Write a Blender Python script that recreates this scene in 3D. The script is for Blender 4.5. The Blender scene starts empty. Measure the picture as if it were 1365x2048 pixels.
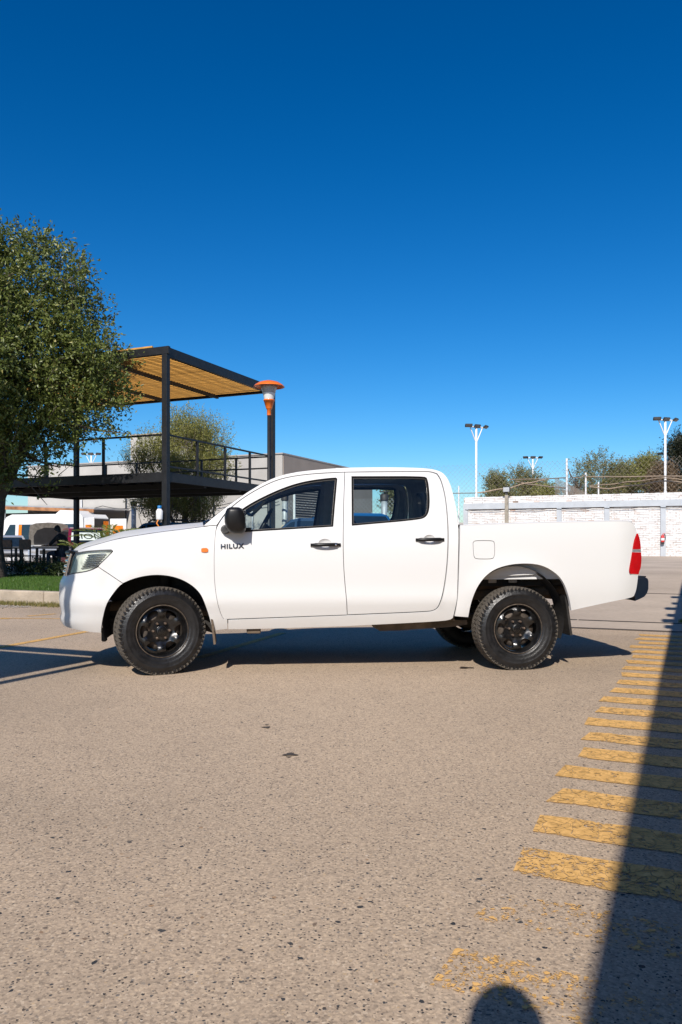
import bpy, bmesh, math, random
import numpy as np
from mathutils import Vector, Matrix
from mathutils.geometry import delaunay_2d_cdt
random.seed(7); rng = np.random.default_rng(11)
R = math.radians
scn = bpy.context.scene
col = scn.collection

# ------------------------------------------------------------------ camera, sky, sun, exposure
CAM_H = 1.09                      # metres above the asphalt
FPX, CX, YH = 1592.0, 682.5, 1088.0   # focal length, centre column and horizon row of the photograph in pixels
cam = bpy.data.objects.new('camera', bpy.data.cameras.new('camera')); col.objects.link(cam)
cam.location = (0, 0, CAM_H); cam.rotation_euler = (R(90), 0, 0)
cam.data.sensor_width = 36; cam.data.lens = FPX / 2048 * 36
cam.data.shift_y = (YH - 1024) / 2048
cam.data.clip_start = 0.05; cam.data.clip_end = 3000
scn.camera = cam

SUN_EL, SUN_AZ = R(38), R(11.3)   # the sun stands behind the camera, a little to its left
TO_SUN = Vector((-math.sin(SUN_AZ) * math.cos(SUN_EL), -math.cos(SUN_AZ) * math.cos(SUN_EL), math.sin(SUN_EL)))
world = bpy.data.worlds.new('World'); scn.world = world; world.use_nodes = True
wn, wl = world.node_tree.nodes, world.node_tree.links
sky = wn.new('ShaderNodeTexSky'); sky.sky_type = 'NISHITA'; sky.sun_disc = False
sky.sun_elevation = SUN_EL; sky.sun_rotation = R(180) + SUN_AZ
sky.altitude = 300; sky.air_density = 1.0; sky.dust_density = 0.6; sky.ozone_density = 5.0
hsv = wn.new('ShaderNodeHueSaturation'); hsv.inputs['Hue'].default_value = .496; hsv.inputs['Saturation'].default_value = 1.35
gam = wn.new('ShaderNodeGamma'); gam.inputs['Gamma'].default_value = 1.2
wl.new(sky.outputs[0], hsv.inputs['Color']); wl.new(hsv.outputs[0], gam.inputs[0])
wl.new(gam.outputs[0], wn['Background'].inputs['Color'])
wn['Background'].inputs['Strength'].default_value = 0.077
sl = bpy.data.lights.new('sun', 'SUN'); sun = bpy.data.objects.new('sun', sl); col.objects.link(sun)
sl.energy = 5.0; sl.angle = R(0.53); sl.color = (1.0, 0.93, 0.84)
sun.rotation_euler = TO_SUN.to_track_quat('Z', 'Y').to_euler()
sun.location = (-5, -20, 20)
scn.view_settings.view_transform = 'Standard'; scn.view_settings.look = 'None'
scn.view_settings.exposure = 0.15; scn.view_settings.gamma = 1
scn.render.engine = 'CYCLES'
scn.cycles.use_denoising = True
scn.cycles.max_bounces = 8; scn.cycles.transparent_max_bounces = 24

# ------------------------------------------------------------------ site axes and helpers
SA = R(23.7)
U = Vector((math.sin(SA), math.cos(SA), 0)); V = Vector((-math.cos(SA), math.sin(SA), 0))
def site(a, b, z=0.0): p = U * a + V * b; return Vector((p.x, p.y, z))
def smooth(x, e0, e1):
    t = min(1, max(0, (x - e0) / (e1 - e0))); return t * t * (3 - 2 * t)
def ground_z(x, y):
    a = x * U.x + y * U.y; b = x * V.x + y * V.y
    return 0.0186 * max(0, min(a, 60) - 11.6) * (1 - smooth(b, 11.5, 16.0)) - .022 * smooth(x, -1.5, 1.6)
def at(px, py, Y):                # world point seen at a photo pixel, standing Y metres ahead
    return Vector(((px - CX) * Y / FPX, Y, CAM_H - (py - YH) * Y / FPX))
def on_site(px, Y, z=None):       # ground point below a photo column
    x = (px - CX) * Y / FPX
    return Vector((x, Y, ground_z(x, Y) if z is None else z))

def tag(o, label=None, cat=None, group=None, kind=None):
    if label: o['label'] = label
    if cat: o['category'] = cat
    if group: o['group'] = group
    if kind: o['kind'] = kind
    return o
def empty(name, loc=(0, 0, 0), rz=0.0, **kw):
    o = bpy.data.objects.new(name, None); col.objects.link(o)
    o.location = loc; o.rotation_euler = (0, 0, rz); o.empty_display_size = 0.2
    return tag(o, **kw)
def link(name, me, mat=None, parent=None, **kw):
    o = bpy.data.objects.new(name, me); col.objects.link(o)
    if mat is not None:
        if isinstance(mat, (list, tuple)):
            for m in mat: me.materials.append(m)
        elif not me.materials: me.materials.append(mat)
    if parent is not None: o.parent = parent
    return tag(o, **kw)
def copy_tree(o, parent=None):
    c = o.copy(); col.objects.link(c); c.parent = parent
    for ch in list(o.children): copy_tree(ch, c)
    return c

class MB:
    """collects simple shapes; build() links them as one mesh object"""
    def __init__(s): s.v = []; s.f = []; s.sm = []
    def add(s, vs, fs, smooth=False):
        n = len(s.v); s.v += [tuple(p) for p in vs]; s.f += [tuple(i + n for i in f) for f in fs]; s.sm += [smooth] * len(fs); return s
    def box(s, c, d, rz=0.0, m=None, bev=0.0):
        hx, hy, hz = d[0] / 2, d[1] / 2, d[2] / 2
        if bev > 0:
            b = min(bev, hx * .9, hy * .9, hz * .9)
            vs = []
            for sx in (-1, 1):
                for sy in (-1, 1):
                    for sz in (-1, 1):
                        vs += [(sx * hx, sy * (hy - b), sz * (hz - b)), (sx * (hx - b), sy * hy, sz * (hz - b)), (sx * (hx - b), sy * (hy - b), sz * hz)]
            bm = bmesh.new()
            for p in vs: bm.verts.new(p)
            bmesh.ops.convex_hull(bm, input=bm.verts)
            bm.verts.index_update()
            vs = [v.co.copy() for v in bm.verts]; fs = [[v.index for v in f.verts] for f in bm.faces]; bm.free()
        else:
            vs = [(x, y, z) for x in (-hx, hx) for y in (-hy, hy) for z in (-hz, hz)]
            fs = [(0, 1, 3, 2), (4, 6, 7, 5), (0, 4, 5, 1), (2, 3, 7, 6), (0, 2, 6, 4), (1, 5, 7, 3)]
        M = Matrix.Translation(c) @ (m.to_4x4() if m is not None else Matrix.Rotation(rz, 4, 'Z'))
        return s.add([M @ Vector(p) for p in vs], fs)
    def bar(s, a, b, w, h, up=(0, 0, 1)):           # rectangular bar between two points
        a, b = Vector(a), Vector(b); d = (b - a).normalized(); up = Vector(up)
        x = d.cross(up)
        if x.length < 1e-4: x = d.cross(Vector((1, 0, 0)))
        x.normalize(); y = x.cross(d).normalized()
        vs = [p + x * (sx * w / 2) + y * (sy * h / 2) for p in (a, b) for sx, sy in ((-1, -1), (1, -1), (1, 1), (-1, 1))]
        return s.add(vs, [(0, 1, 2, 3), (7, 6, 5, 4), (0, 4, 5, 1), (1, 5, 6, 2), (2, 6, 7, 3), (3, 7, 4, 0)])
    def tube(s, pts, r, n=8, caps=True):
        pts = [Vector(p) for p in pts]; rs = r if isinstance(r, (list, tuple)) else [r] * len(pts)
        rings = []; prev = None
        for i, p in enumerate(pts):
            d = (pts[min(i + 1, len(pts) - 1)] - pts[max(i - 1, 0)]).normalized()
            if prev is None:
                x = d.orthogonal().normalized()
            else:
                x = (prev - d * prev.dot(d)); x = x.normalized() if x.length > 1e-5 else d.orthogonal().normalized()
            prev = x; y = d.cross(x)
            rings.append([p + (x * math.cos(2 * math.pi * k / n) + y * math.sin(2 * math.pi * k / n)) * rs[i] for k in range(n)])
        vs = [q for ring in rings for q in ring]; fs = []
        for i in range(len(pts) - 1):
            for k in range(n):
                fs.append((i * n + k, i * n + (k + 1) % n, (i + 1) * n + (k + 1) % n, (i + 1) * n + k))
        s.add(vs, fs, True)
        if caps:
            s.add(rings[0], [tuple(range(n - 1, -1, -1))]); s.add(rings[-1], [tuple(range(n))])
        return s
    def lathe(s, prof, n=24, m=None, smooth=True, closed=False):    # prof of (r, z) about z
        M = m if m is not None else Matrix()
        vs = []; fs = []; k = len(prof)
        for j in range(n):
            c, sn = math.cos(2 * math.pi * j / n), math.sin(2 * math.pi * j / n)
            vs += [M @ Vector((r * c, r * sn, z)) for r, z in prof]
        for j in range(n):
            for i in range(k if closed else k - 1):
                i2 = (i + 1) % k
                fs.append((j * k + i, ((j + 1) % n) * k + i, ((j + 1) % n) * k + i2, j * k + i2))
        return s.add(vs, fs, smooth)
    def prism(s, poly, f0, f1, smooth=False):       # poly of 2-D points, f0/f1 map (p, q) -> 3-D for the two faces
        n = len(poly); v0 = [f0(*p) for p in poly]; v1 = [f1(*p) for p in poly]
        s.add(v0 + v1, [tuple(range(n)), tuple(range(2 * n - 1, n - 1, -1))])
        return s.add(v0 + v1, [(i, i + n, (i + 1) % n + n, (i + 1) % n) for i in range(n)], smooth)
    def mesh(s, name):
        me = bpy.data.meshes.new(name); me.from_pydata(s.v, [], s.f); me.update()
        me.polygons.foreach_set('use_smooth', s.sm)
        bm = bmesh.new(); bm.from_mesh(me); bmesh.ops.recalc_face_normals(bm, faces=bm.faces); bm.to_mesh(me); bm.free()
        return me
    def build(s, name, mat, parent=None, **kw): return link(name, s.mesh(name), mat, parent, **kw)

def np_mesh(name, verts, faces, smooth=False):
    """verts (N,3), faces (M,k) arrays"""
    me = bpy.data.meshes.new(name); nf, k = faces.shape
    me.vertices.add(len(verts)); me.vertices.foreach_set('co', np.asarray(verts, np.float32).ravel())
    me.loops.add(nf * k); me.loops.foreach_set('vertex_index', faces.astype(np.int32).ravel())
    me.polygons.add(nf); me.polygons.foreach_set('loop_start', np.arange(0, nf * k, k, dtype=np.int32))
    me.polygons.foreach_set('use_smooth', np.full(nf, smooth)); me.update(calc_edges=True); me.validate()
    return me

# ------------------------------------------------------------------ materials
def nodes(name):
    m = bpy.data.materials.new(name); m.use_nodes = True
    return m, m.node_tree.nodes, m.node_tree.links, m.node_tree.nodes['Principled BSDF']
def ramp(n, stops):
    r = n.new('ShaderNodeValToRGB'); e = r.color_ramp.elements
    while len(e) > 1: e.remove(e[0])
    e[0].position = stops[0][0]; e[0].color = (*stops[0][1], 1)
    for p, c in stops[1:]:
        x = e.new(p); x.color = (*c, 1)
    return r
def tex(n, l, kind, scale, detail=4, coord='Object', **kw):
    tc = n.new('ShaderNodeTexCoord'); t = n.new('ShaderNodeTex' + kind)
    t.inputs['Scale'].default_value = scale
    if 'Detail' in t.inputs: t.inputs['Detail'].default_value = detail
    for k, v in kw.items(): setattr(t, k, v)
    l.new(tc.outputs[coord], t.inputs['Vector']); return t
def pmat(name, c, rough=.5, metal=0., var=.12, scale=6., bump=0., coat=0., spec=.5, bscale=None, c2=None, rvar=0.):
    m, n, l, b = nodes(name)
    t = tex(n, l, 'Noise', scale, 5)
    lo = tuple(max(0, x * (1 - var)) for x in c); hi = tuple(min(1, x * (1 + var)) for x in (c2 or c))
    r = ramp(n, [(.3, lo), (.7, hi)]); l.new(t.outputs['Fac'], r.inputs[0]); l.new(r.outputs[0], b.inputs['Base Color'])
    b.inputs['Roughness'].default_value = rough; b.inputs['Metallic'].default_value = metal
    b.inputs['Coat Weight'].default_value = coat; b.inputs['Coat Roughness'].default_value = .05
    b.inputs['Specular IOR Level'].default_value = spec
    if rvar:
        mp = n.new('ShaderNodeMapRange'); mp.inputs[3].default_value = rough - rvar; mp.inputs[4].default_value = rough + rvar
        t3 = tex(n, l, 'Noise', scale * 2.3, 6); l.new(t3.outputs['Fac'], mp.inputs[0]); l.new(mp.outputs[0], b.inputs['Roughness'])
    if bump:
        t2 = tex(n, l, 'Noise', bscale or scale * 5, 6); bp = n.new('ShaderNodeBump')
        bp.inputs['Strength'].default_value = bump; bp.inputs['Distance'].default_value = .02
        l.new(t2.outputs['Fac'], bp.inputs['Height']); l.new(bp.outputs[0], b.inputs['Normal'])
    return m
def glass_mat(name, tint, refl=1.0, rough=0.0):
    """thin glass: what is behind shows through the tint, with a Fresnel reflection on top"""
    m, n, l, b = nodes(name); n.remove(b); out = n['Material Output']
    tr = n.new('ShaderNodeBsdfTransparent'); tr.inputs[0].default_value = (*tint, 1)
    gl = n.new('ShaderNodeBsdfGlossy'); gl.inputs['Roughness'].default_value = rough
    fr = n.new('ShaderNodeFresnel'); fr.inputs[0].default_value = 1.45
    mx = n.new('ShaderNodeMixShader'); mu = n.new('ShaderNodeMath'); mu.operation = 'MULTIPLY'; mu.inputs[1].default_value = refl
    l.new(fr.outputs[0], mu.inputs[0]); l.new(mu.outputs[0], mx.inputs[0]); l.new(tr.outputs[0], mx.inputs[1]); l.new(gl.outputs[0], mx.inputs[2])
    l.new(mx.outputs[0], out.inputs[0]); return m
def leaf_mat(name, c1, c2, c3=None, trans=.35):
    m, n, l, b = nodes(name); out = n['Material Output']
    g = n.new('ShaderNodeNewGeometry')
    r = ramp(n, [(0, c1), (.6, c2)] + ([(.93, c2), (1, c3)] if c3 else [(1, c2)]))
    l.new(g.outputs['Random Per Island'], r.inputs[0]); l.new(r.outputs[0], b.inputs['Base Color'])
    b.inputs['Roughness'].default_value = .42; b.inputs['Specular IOR Level'].default_value = .45
    t = n.new('ShaderNodeBsdfTranslucent'); l.new(r.outputs[0], t.inputs[0])
    mx = n.new('ShaderNodeMixShader'); mx.inputs[0].default_value = trans
    l.new(b.outputs[0], mx.inputs[1]); l.new(t.outputs[0], mx.inputs[2]); l.new(mx.outputs[0], out.inputs[0]); return m
# ------------------------------------------------------------------ ground
def asphalt_material():
    m, n, l, b = nodes('asphalt')
    big = tex(n, l, 'Noise', .35, 4); mid = tex(n, l, 'Noise', 3.0, 6); fine = tex(n, l, 'Noise', 70, 8)
    base = ramp(n, [(.2, (.32, .25, .19)), (.5, (.455, .36, .272)), (.8, (.59, .475, .36))])
    mx = n.new('ShaderNodeMath'); mx.operation = 'MULTIPLY_ADD'; mx.inputs[1].default_value = .85
    m2 = n.new('ShaderNodeMath'); m2.operation = 'MULTIPLY_ADD'; m2.inputs[1].default_value = .30; m2.inputs[2].default_value = -.12
    m3 = n.new('ShaderNodeMath'); m3.operation = 'MULTIPLY_ADD'; m3.inputs[1].default_value = .26
    l.new(mid.outputs['Fac'], m2.inputs[0]); l.new(big.outputs['Fac'], m3.inputs[0]); l.new(m2.outputs[0], m3.inputs[2])
    l.new(fine.outputs['Fac'], mx.inputs[0]); l.new(m3.outputs[0], mx.inputs[2]); l.new(mx.outputs[0], base.inputs[0])
    # mosaic of small aggregate, each grain its own tone
    tcm = n.new('ShaderNodeTexCoord'); mpm = n.new('ShaderNodeMapping'); mpm.inputs['Scale'].default_value = (1, 1, .01); l.new(tcm.outputs['Object'], mpm.inputs[0])
    vm = n.new('ShaderNodeTexVoronoi'); vm.inputs['Scale'].default_value = 140; l.new(mpm.outputs[0], vm.inputs['Vector'])
    sm = n.new('ShaderNodeSeparateColor'); l.new(vm.outputs['Color'], sm.inputs[0])
    cm = ramp(n, [(0, (.10, .09, .08)), (.10, (.24, .20, .165)), (.3, (.385, .31, .243)), (.6, (.485, .392, .303)), (.85, (.57, .46, .35)), (.93, (.68, .54, .39)), (1, (.70, .60, .48))]); l.new(sm.outputs[0], cm.inputs[0])
    mm = n.new('ShaderNodeMixRGB'); mm.inputs[0].default_value = .55; l.new(base.outputs[0], mm.inputs[1]); l.new(cm.outputs[0], mm.inputs[2])
    # slightly paler worn lanes and darker tyre-polished patches
    patch = tex(n, l, 'Noise', .30, 5); patch.inputs['Distortion'].default_value = .6; pr_ = ramp(n, [(.30, (.69, .67, .64)), (.48, (.89, .855, .81)), (.7, (1.02, .97, .905))]); l.new(patch.outputs['Fac'], pr_.inputs[0])
    pm_ = n.new('ShaderNodeMixRGB'); pm_.blend_type = 'MULTIPLY'; pm_.inputs[0].default_value = 1; l.new(mm.outputs[0], pm_.inputs[1]); l.new(pr_.outputs[0], pm_.inputs[2])
    prev = pm_.outputs[0]; hs = []
    def stones(scale, dens, size, stops, prev, seed):
        tc = n.new('ShaderNodeTexCoord'); mp = n.new('ShaderNodeMapping'); mp.inputs['Location'].default_value = (seed, seed * .7, 0)
        mp.inputs['Scale'].default_value = (1, 1, .01)
        l.new(tc.outputs['Object'], mp.inputs[0])
        nz = n.new('ShaderNodeTexNoise'); nz.inputs['Scale'].default_value = scale * 1.5; nz.inputs['Detail'].default_value = 2
        l.new(mp.outputs[0], nz.inputs['Vector'])
        ad = n.new('ShaderNodeVectorMath'); ad.operation = 'MULTIPLY_ADD'; ad.inputs[1].default_value = (.6 / scale,) * 3
        l.new(nz.outputs['Color'], ad.inputs[0]); l.new(mp.outputs[0], ad.inputs[2])
        v = n.new('ShaderNodeTexVoronoi'); v.inputs['Scale'].default_value = scale; l.new(ad.outputs[0], v.inputs['Vector'])
        sp = n.new('ShaderNodeSeparateColor'); l.new(v.outputs['Color'], sp.inputs[0])
        a = n.new('ShaderNodeMath'); a.operation = 'LESS_THAN'; a.inputs[1].default_value = dens; l.new(sp.outputs[0], a.inputs[0])
        sz = n.new('ShaderNodeMath'); sz.operation = 'MULTIPLY_ADD'; sz.inputs[1].default_value = size * .7; sz.inputs[2].default_value = size * .4; l.new(sp.outputs[2], sz.inputs[0])
        d = n.new('ShaderNodeMath'); d.operation = 'LESS_THAN'; l.new(v.outputs['Distance'], d.inputs[0]); l.new(sz.outputs[0], d.inputs[1])
        k = n.new('ShaderNodeMath'); k.operation = 'MULTIPLY'; l.new(a.outputs[0], k.inputs[0]); l.new(d.outputs[0], k.inputs[1])
        c = ramp(n, stops); l.new(sp.outputs[1], c.inputs[0])
        mix = n.new('ShaderNodeMixRGB'); l.new(k.outputs[0], mix.inputs[0]); l.new(prev, mix.inputs[1]); l.new(c.outputs[0], mix.inputs[2])
        hs.append(k.outputs[0]); return mix.outputs[0]
    prev = stones(62, .34, .42, [(0, (.05, .055, .06)), (.22, (.12, .11, .10)), (.4, (.22, .19, .165)), (.6, (.36, .29, .22)), (.8, (.50, .36, .22)), (1, (.58, .48, .38))], prev, 7.7)
    prev = stones(30, .11, .36, [(0, (.03, .034, .04)), (.45, (.07, .068, .066)), (.65, (.17, .13, .10)), (.82, (.34, .22, .13)), (1, (.50, .42, .34))], prev, 1.3)
    prev = stones(95, .10, .5, [(0, (.02, .022, .026)), (.6, (.055, .052, .05)), (1, (.10, .08, .065))], prev, 3.1)
    l.new(prev, b.inputs['Base Color']); b.inputs['Roughness'].default_value = .88; b.inputs['Specular IOR Level'].default_value = .25
    bp = n.new('ShaderNodeBump'); bp.inputs['Strength'].default_value = .4; bp.inputs['Distance'].default_value = .005
    add = n.new('ShaderNodeMath'); add.operation = 'ADD'; l.new(fine.outputs['Fac'], add.inputs[0]); l.new(hs[0], add.inputs[1])
    l.new(add.outputs[0], bp.inputs['Height']); l.new(bp.outputs[0], b.inputs['Normal'])
    return m
M_ASPH = asphalt_material()
def sheet(name, la, lb, mat, dz=0.0, parent=None, jitter=0, **kw):
    la, lb = list(la), list(lb); vs = []; fs = []
    for a in la:
        for b in lb:
            p = site(a, b); vs.append((p.x, p.y, ground_z(p.x, p.y) + dz))
    nb = len(lb)
    for i in range(len(la) - 1):
        for j in range(nb - 1): fs.append((i * nb + j, i * nb + j + 1, (i + 1) * nb + j + 1, (i + 1) * nb + j))
    return MB().add(vs, fs).build(name, mat, parent, **kw)
ground = sheet('asphalt_ground', [-900, -200, -60, -20, -8, -4, -2] + [-1 + .5 * k for k in range(26)] + [14, 18, 24, 30, 36, 42, 50, 60, 90, 200, 900],
               [-900, -200, -60, -20, -12, -8] + [-6 + .5 * k for k in range(36)] + [12.5, 13.5, 14.5, 16, 20, 30, 60, 200, 900], M_ASPH, kind='structure')
# concrete apron beyond the slot drain
m, n, l, b = nodes('concrete_apron')
t1 = tex(n, l, 'Noise', .5, 5); t2 = tex(n, l, 'Noise', 14, 6); w = tex(n, l, 'Noise', 2.2, 3)
ad = n.new('ShaderNodeMath'); ad.operation = 'MULTIPLY_ADD'; ad.inputs[1].default_value = .45; l.new(t2.outputs['Fac'], ad.inputs[0])
a2 = n.new('ShaderNodeMath'); a2.operation = 'MULTIPLY_ADD'; a2.inputs[1].default_value = .9; a2.inputs[2].default_value = -.18; l.new(t1.outputs['Fac'], a2.inputs[0]); l.new(a2.outputs[0], ad.inputs[2])
rp = ramp(n, [(.25, (.36, .295, .235)), (.75, (.54, .445, .355))]); l.new(ad.outputs[0], rp.inputs[0]); l.new(rp.outputs[0], b.inputs['Base Color'])
b.inputs['Roughness'].default_value = .9; b.inputs['Specular IOR Level'].default_value = .2
M_APRON = m
sheet('concrete_apron', [10.95, 11.5, 12.5, 14, 17, 24, 30, 36, 39.2], [-14, -8] + [-6 + .5 * k for k in range(34)], M_APRON, .006, kind='structure')
M_DIRT = pmat('joint_dirt', (.022, .018, .014), .95, var=.5, scale=9)
M_STEEL_DRAIN = pmat('drain_steel', (.05, .042, .036), .6, .5, var=.4, scale=12)
drain = empty('slot_drain', (0, 0, 0), kind='structure')
for a, wd in ((10.86, .055), (11.92, .06), (17.2, .05)):
    for half in range(8):
        b0 = -14 + half * 3.1
        vs = []; fs = []
        for k in range(14):
            bb = b0 + 3.08 * k / 13; j = random.uniform(-.012, .012)
            for sgn in (-1, 1):
                p = site(a + sgn * wd / 2 + j * .6, bb); vs.append((p.x, p.y, ground_z(p.x, p.y) + .009 + (0.004 if sgn > 0 else 0)))
        for k in range(13): fs.append((2 * k, 2 * k + 1, 2 * k + 3, 2 * k + 2))
        MB().add(vs, fs).build('drain_slot', M_DIRT if half % 3 else M_STEEL_DRAIN, drain)

# painted markings: worn yellow paint, flaked away where a noise says so
def paint(name, wear, c=(.66, .385, .125), side=True):
    m, n, l, b = nodes(name); out = n['Material Output']
    t = tex(n, l, 'Noise', 28, 10); t.inputs['Distortion'].default_value = .8
    tb = tex(n, l, 'Noise', 2.6, 4)
    s = n.new('ShaderNodeMath'); s.operation = 'MULTIPLY_ADD'; s.inputs[1].default_value = .8; l.new(tb.outputs['Fac'], s.inputs[0]); l.new(t.outputs['Fac'], s.inputs[2])
    v = tex(n, l, 'Voronoi', 85); vr = n.new('ShaderNodeSeparateColor'); l.new(v.outputs['Color'], vr.inputs[0])
    vs_ = n.new('ShaderNodeMath'); vs_.operation = 'MULTIPLY_ADD'; vs_.inputs[1].default_value = .42; l.new(vr.outputs[0], vs_.inputs[0]); l.new(s.outputs[0], vs_.inputs[2])
    tp = n.new('ShaderNodeTexCoord'); dt = n.new('ShaderNodeVectorMath'); dt.operation = 'DOT_PRODUCT'; dt.inputs[1].default_value = tuple(V); l.new(tp.outputs['Object'], dt.inputs[0])
    sd = n.new('ShaderNodeMapRange'); sd.inputs[1].default_value = .25; sd.inputs[2].default_value = -.55; sd.inputs[3].default_value = 0; sd.inputs[4].default_value = -.16 if side else 0   # more traffic over the right half
    l.new(dt.outputs['Value'], sd.inputs[0]); s3 = n.new('ShaderNodeMath'); s3.operation = 'ADD'; l.new(vs_.outputs[0], s3.inputs[0]); l.new(sd.outputs[0], s3.inputs[1])
    g0 = n.new('ShaderNodeMapRange'); g0.inputs[1].default_value = wear - .02; g0.inputs[2].default_value = wear + .02; l.new(s3.outputs[0], g0.inputs[0])
    ck = n.new('ShaderNodeTexVoronoi'); ck.feature = 'DISTANCE_TO_EDGE'; ck.inputs['Scale'].default_value = 19; nzv = tex(n, l, 'Noise', 9, 3)
    av = n.new('ShaderNodeVectorMath'); av.operation = 'MULTIPLY_ADD'; av.inputs[1].default_value = (.08, .08, .08); l.new(nzv.outputs['Color'], av.inputs[0]); l.new(tp.outputs['Object'], av.inputs[2]); l.new(av.outputs[0], ck.inputs['Vector'])
    cr_ = n.new('ShaderNodeMapRange'); cr_.inputs[1].default_value = .012; cr_.inputs[2].default_value = .035; l.new(ck.outputs['Distance'], cr_.inputs[0])
    kf = n.new('ShaderNodeMapRange'); kf.inputs[1].default_value = .35; kf.inputs[2].default_value = .6; l.new(tb.outputs['Fac'], kf.inputs[0])
    mc = n.new('ShaderNodeMix'); l.new(kf.outputs[0], mc.inputs[0]); mc.inputs[2].default_value = 1; l.new(cr_.outputs[0], mc.inputs[3])
    g = n.new('ShaderNodeMath'); g.operation = 'MULTIPLY'; l.new(g0.outputs[0], g.inputs[0]); l.new(mc.outputs[0], g.inputs[1])
    r = ramp(n, [(.3, tuple(x * .66 for x in c)), (.5, c), (.7, tuple(min(.9, x * 1.18 + .02) for x in c))]); l.new(t.outputs['Fac'], r.inputs[0]); l.new(r.outputs[0], b.inputs['Base Color'])
    b.inputs['Roughness'].default_value = .8; b.inputs['Specular IOR Level'].default_value = .3
    tr = n.new('ShaderNodeBsdfTransparent'); mx = n.new('ShaderNodeMixShader')
    l.new(g.outputs[0], mx.inputs[0]); l.new(tr.outputs[0], mx.inputs[1]); l.new(b.outputs[0], mx.inputs[2]); l.new(mx.outputs[0], out.inputs[0])
    return m
P_GOOD, P_MID, P_BAD, P_GONE = paint('yellow_paint', .96), paint('yellow_paint_worn', 1.06), paint('yellow_paint_flaked', 1.14), paint('yellow_paint_ghost', 1.47)
P_LINE = paint('yellow_line_paint', .84, side=False)
a0 = .586 * U.x + 2.68 * U.y; b0 = .586 * V.x + 2.68 * V.y
def stripe(name, a, b, wa, lb, mat, z=.004):
    vs = []; fs = []; N = 24
    for k in range(N + 1):
        bb = b - lb * k / N
        for sg in (-1, 1):
            p = site(a + sg * wa / 2 + random.uniform(-.011, .011), bb + (random.uniform(-.03, .03) if k == 0 else 0)); vs.append((p.x, p.y, ground_z(p.x, p.y) + z))
    for k in range(N): fs.append((2 * k, 2 * k + 1, 2 * k + 3, 2 * k + 2))
    return MB().add(vs, fs).build(name, mat, ground)
for k in range(-3, 20):
    a = a0 + .115 + .397 * k
    mt = P_GONE if k < 0 else P_BAD if k == 0 else P_MID if k in (1, 2, 5, 7, 10) else P_GOOD
    stripe('painted_stripe', a, b0 + .025 + random.uniform(-.03, .03), .215 if k else .25, 2.7, mt, .004 if a < 10.7 else .009)
def gline(p, q, w, mat, z=.004):
    p, q = Vector(p), Vector(q); d = (q - p).normalized(); s = Vector((-d.y, d.x)) * w / 2; N = 30; vs = []; fs = []
    for k in range(N + 1):
        c = p.lerp(q, k / N); j = random.uniform(-.004, .004)
        vs += [(c.x - s.x + j, c.y - s.y, z + ground_z(c.x, c.y)), (c.x + s.x + j, c.y + s.y, z + ground_z(c.x, c.y))]
    for k in range(N): fs.append((2 * k, 2 * k + 1, 2 * k + 3, 2 * k + 2))
    return MB().add(vs, fs).build('painted_line', mat, ground)
def gp(px, py): d = CAM_H * FPX / (py - YH); return Vector(((px - CX) * d / FPX, d))
gline(gp(-60, 1306), gp(185, 1261.5), .11, P_LINE)
gline(gp(-160, 1240), gp(20, 1237.5), .09, P_LINE)
gline(gp(0, 1236.5), gp(190, 1238.5), .07, P_MID)
gline(gp(55, 1232.5), gp(112, 1228), .10, P_MID)
gline(gp(398, 1316), gp(566, 1265.5), .10, P_MID)
M_OIL = pmat('oil_spot', (.035, .025, .018), .55, var=.4, scale=20)
for px, py, r_ in ((533, 1453.5, .024), (581, 1507, .034), (932, 1331.5, .06), (534, 1448.5, .012), (578, 1512, .012)):
    c = gp(px, py); N = 22; gz = ground_z(c.x, c.y) + .004; vs = [(c.x, c.y, gz)]
    for k in range(N):
        an = 2 * math.pi * k / N; rr = r_ * (1 + .3 * math.sin(3 * an + px) + random.uniform(-.12, .12))
        vs.append((c.x + rr * math.cos(an), c.y + rr * .8 * math.sin(an), gz))
    MB().add(vs, [(0, k + 1, (k + 1) % N + 1) for k in range(N)]).build('oil_spot', M_OIL, ground)

# kerb, lawn and verge
M_KERB = pmat('kerb_concrete', (.40, .33, .25), .9, var=.22, scale=3.5, bump=.5, bscale=40)
kerb = empty('kerb', (0, 0, 0), kind='structure')
b = 8.6
while b < 30:
    L = 1.98
    c = site(10.98, b + L / 2, .118); MB().box(c, (L - .012, .22, .245), -SA, bev=.018).build('kerb_block', M_KERB, kerb); b += L
MB().box(site(13.9, 8.48, .115), (.2, 5.6, .23), -SA, bev=.015).build('kerb_block', M_KERB, kerb)
M_SOIL = pmat('lawn_soil', (.05, .075, .02), .95, var=.4, scale=6)
sheet('lawn', [11.08, 13, 15, 16.95], [8.6, 12, 16, 22, 30], M_SOIL, .205, kind='structure')
def blades(name, n, ra, rb, z, h, mat, w=.006, lean=.35, seed=1, dens=None, **kw):
    g = np.random.default_rng(seed)
    a = g.uniform(*ra, n); b_ = g.uniform(*rb, n)
    if dens is not None:
        keep = g.uniform(0, 1, n) < dens(a, b_); a, b_ = a[keep], b_[keep]
    n = len(a)
    P = np.stack([a * U.x + b_ * V.x, a * U.y + b_ * V.y, np.full(n, z)], 1)
    hh = h * g.uniform(.5, 1.25, n); th = g.uniform(0, 2 * np.pi, n); ln = g.uniform(0, lean, n) * hh
    s = np.stack([np.cos(th), np.sin(th), 0 * th], 1) * (w * g.uniform(.6, 1.3, n))[:, None]
    th2 = g.uniform(0, 2 * np.pi, n)
    tip = P + np.stack([np.cos(th2) * ln, np.sin(th2) * ln, hh], 1)
    vs = np.stack([P - s, P + s, tip], 1).reshape(-1, 3)
    return link(name, np_mesh(name, vs, np.arange(3 * n).reshape(-1, 3)), mat, **kw)
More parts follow.
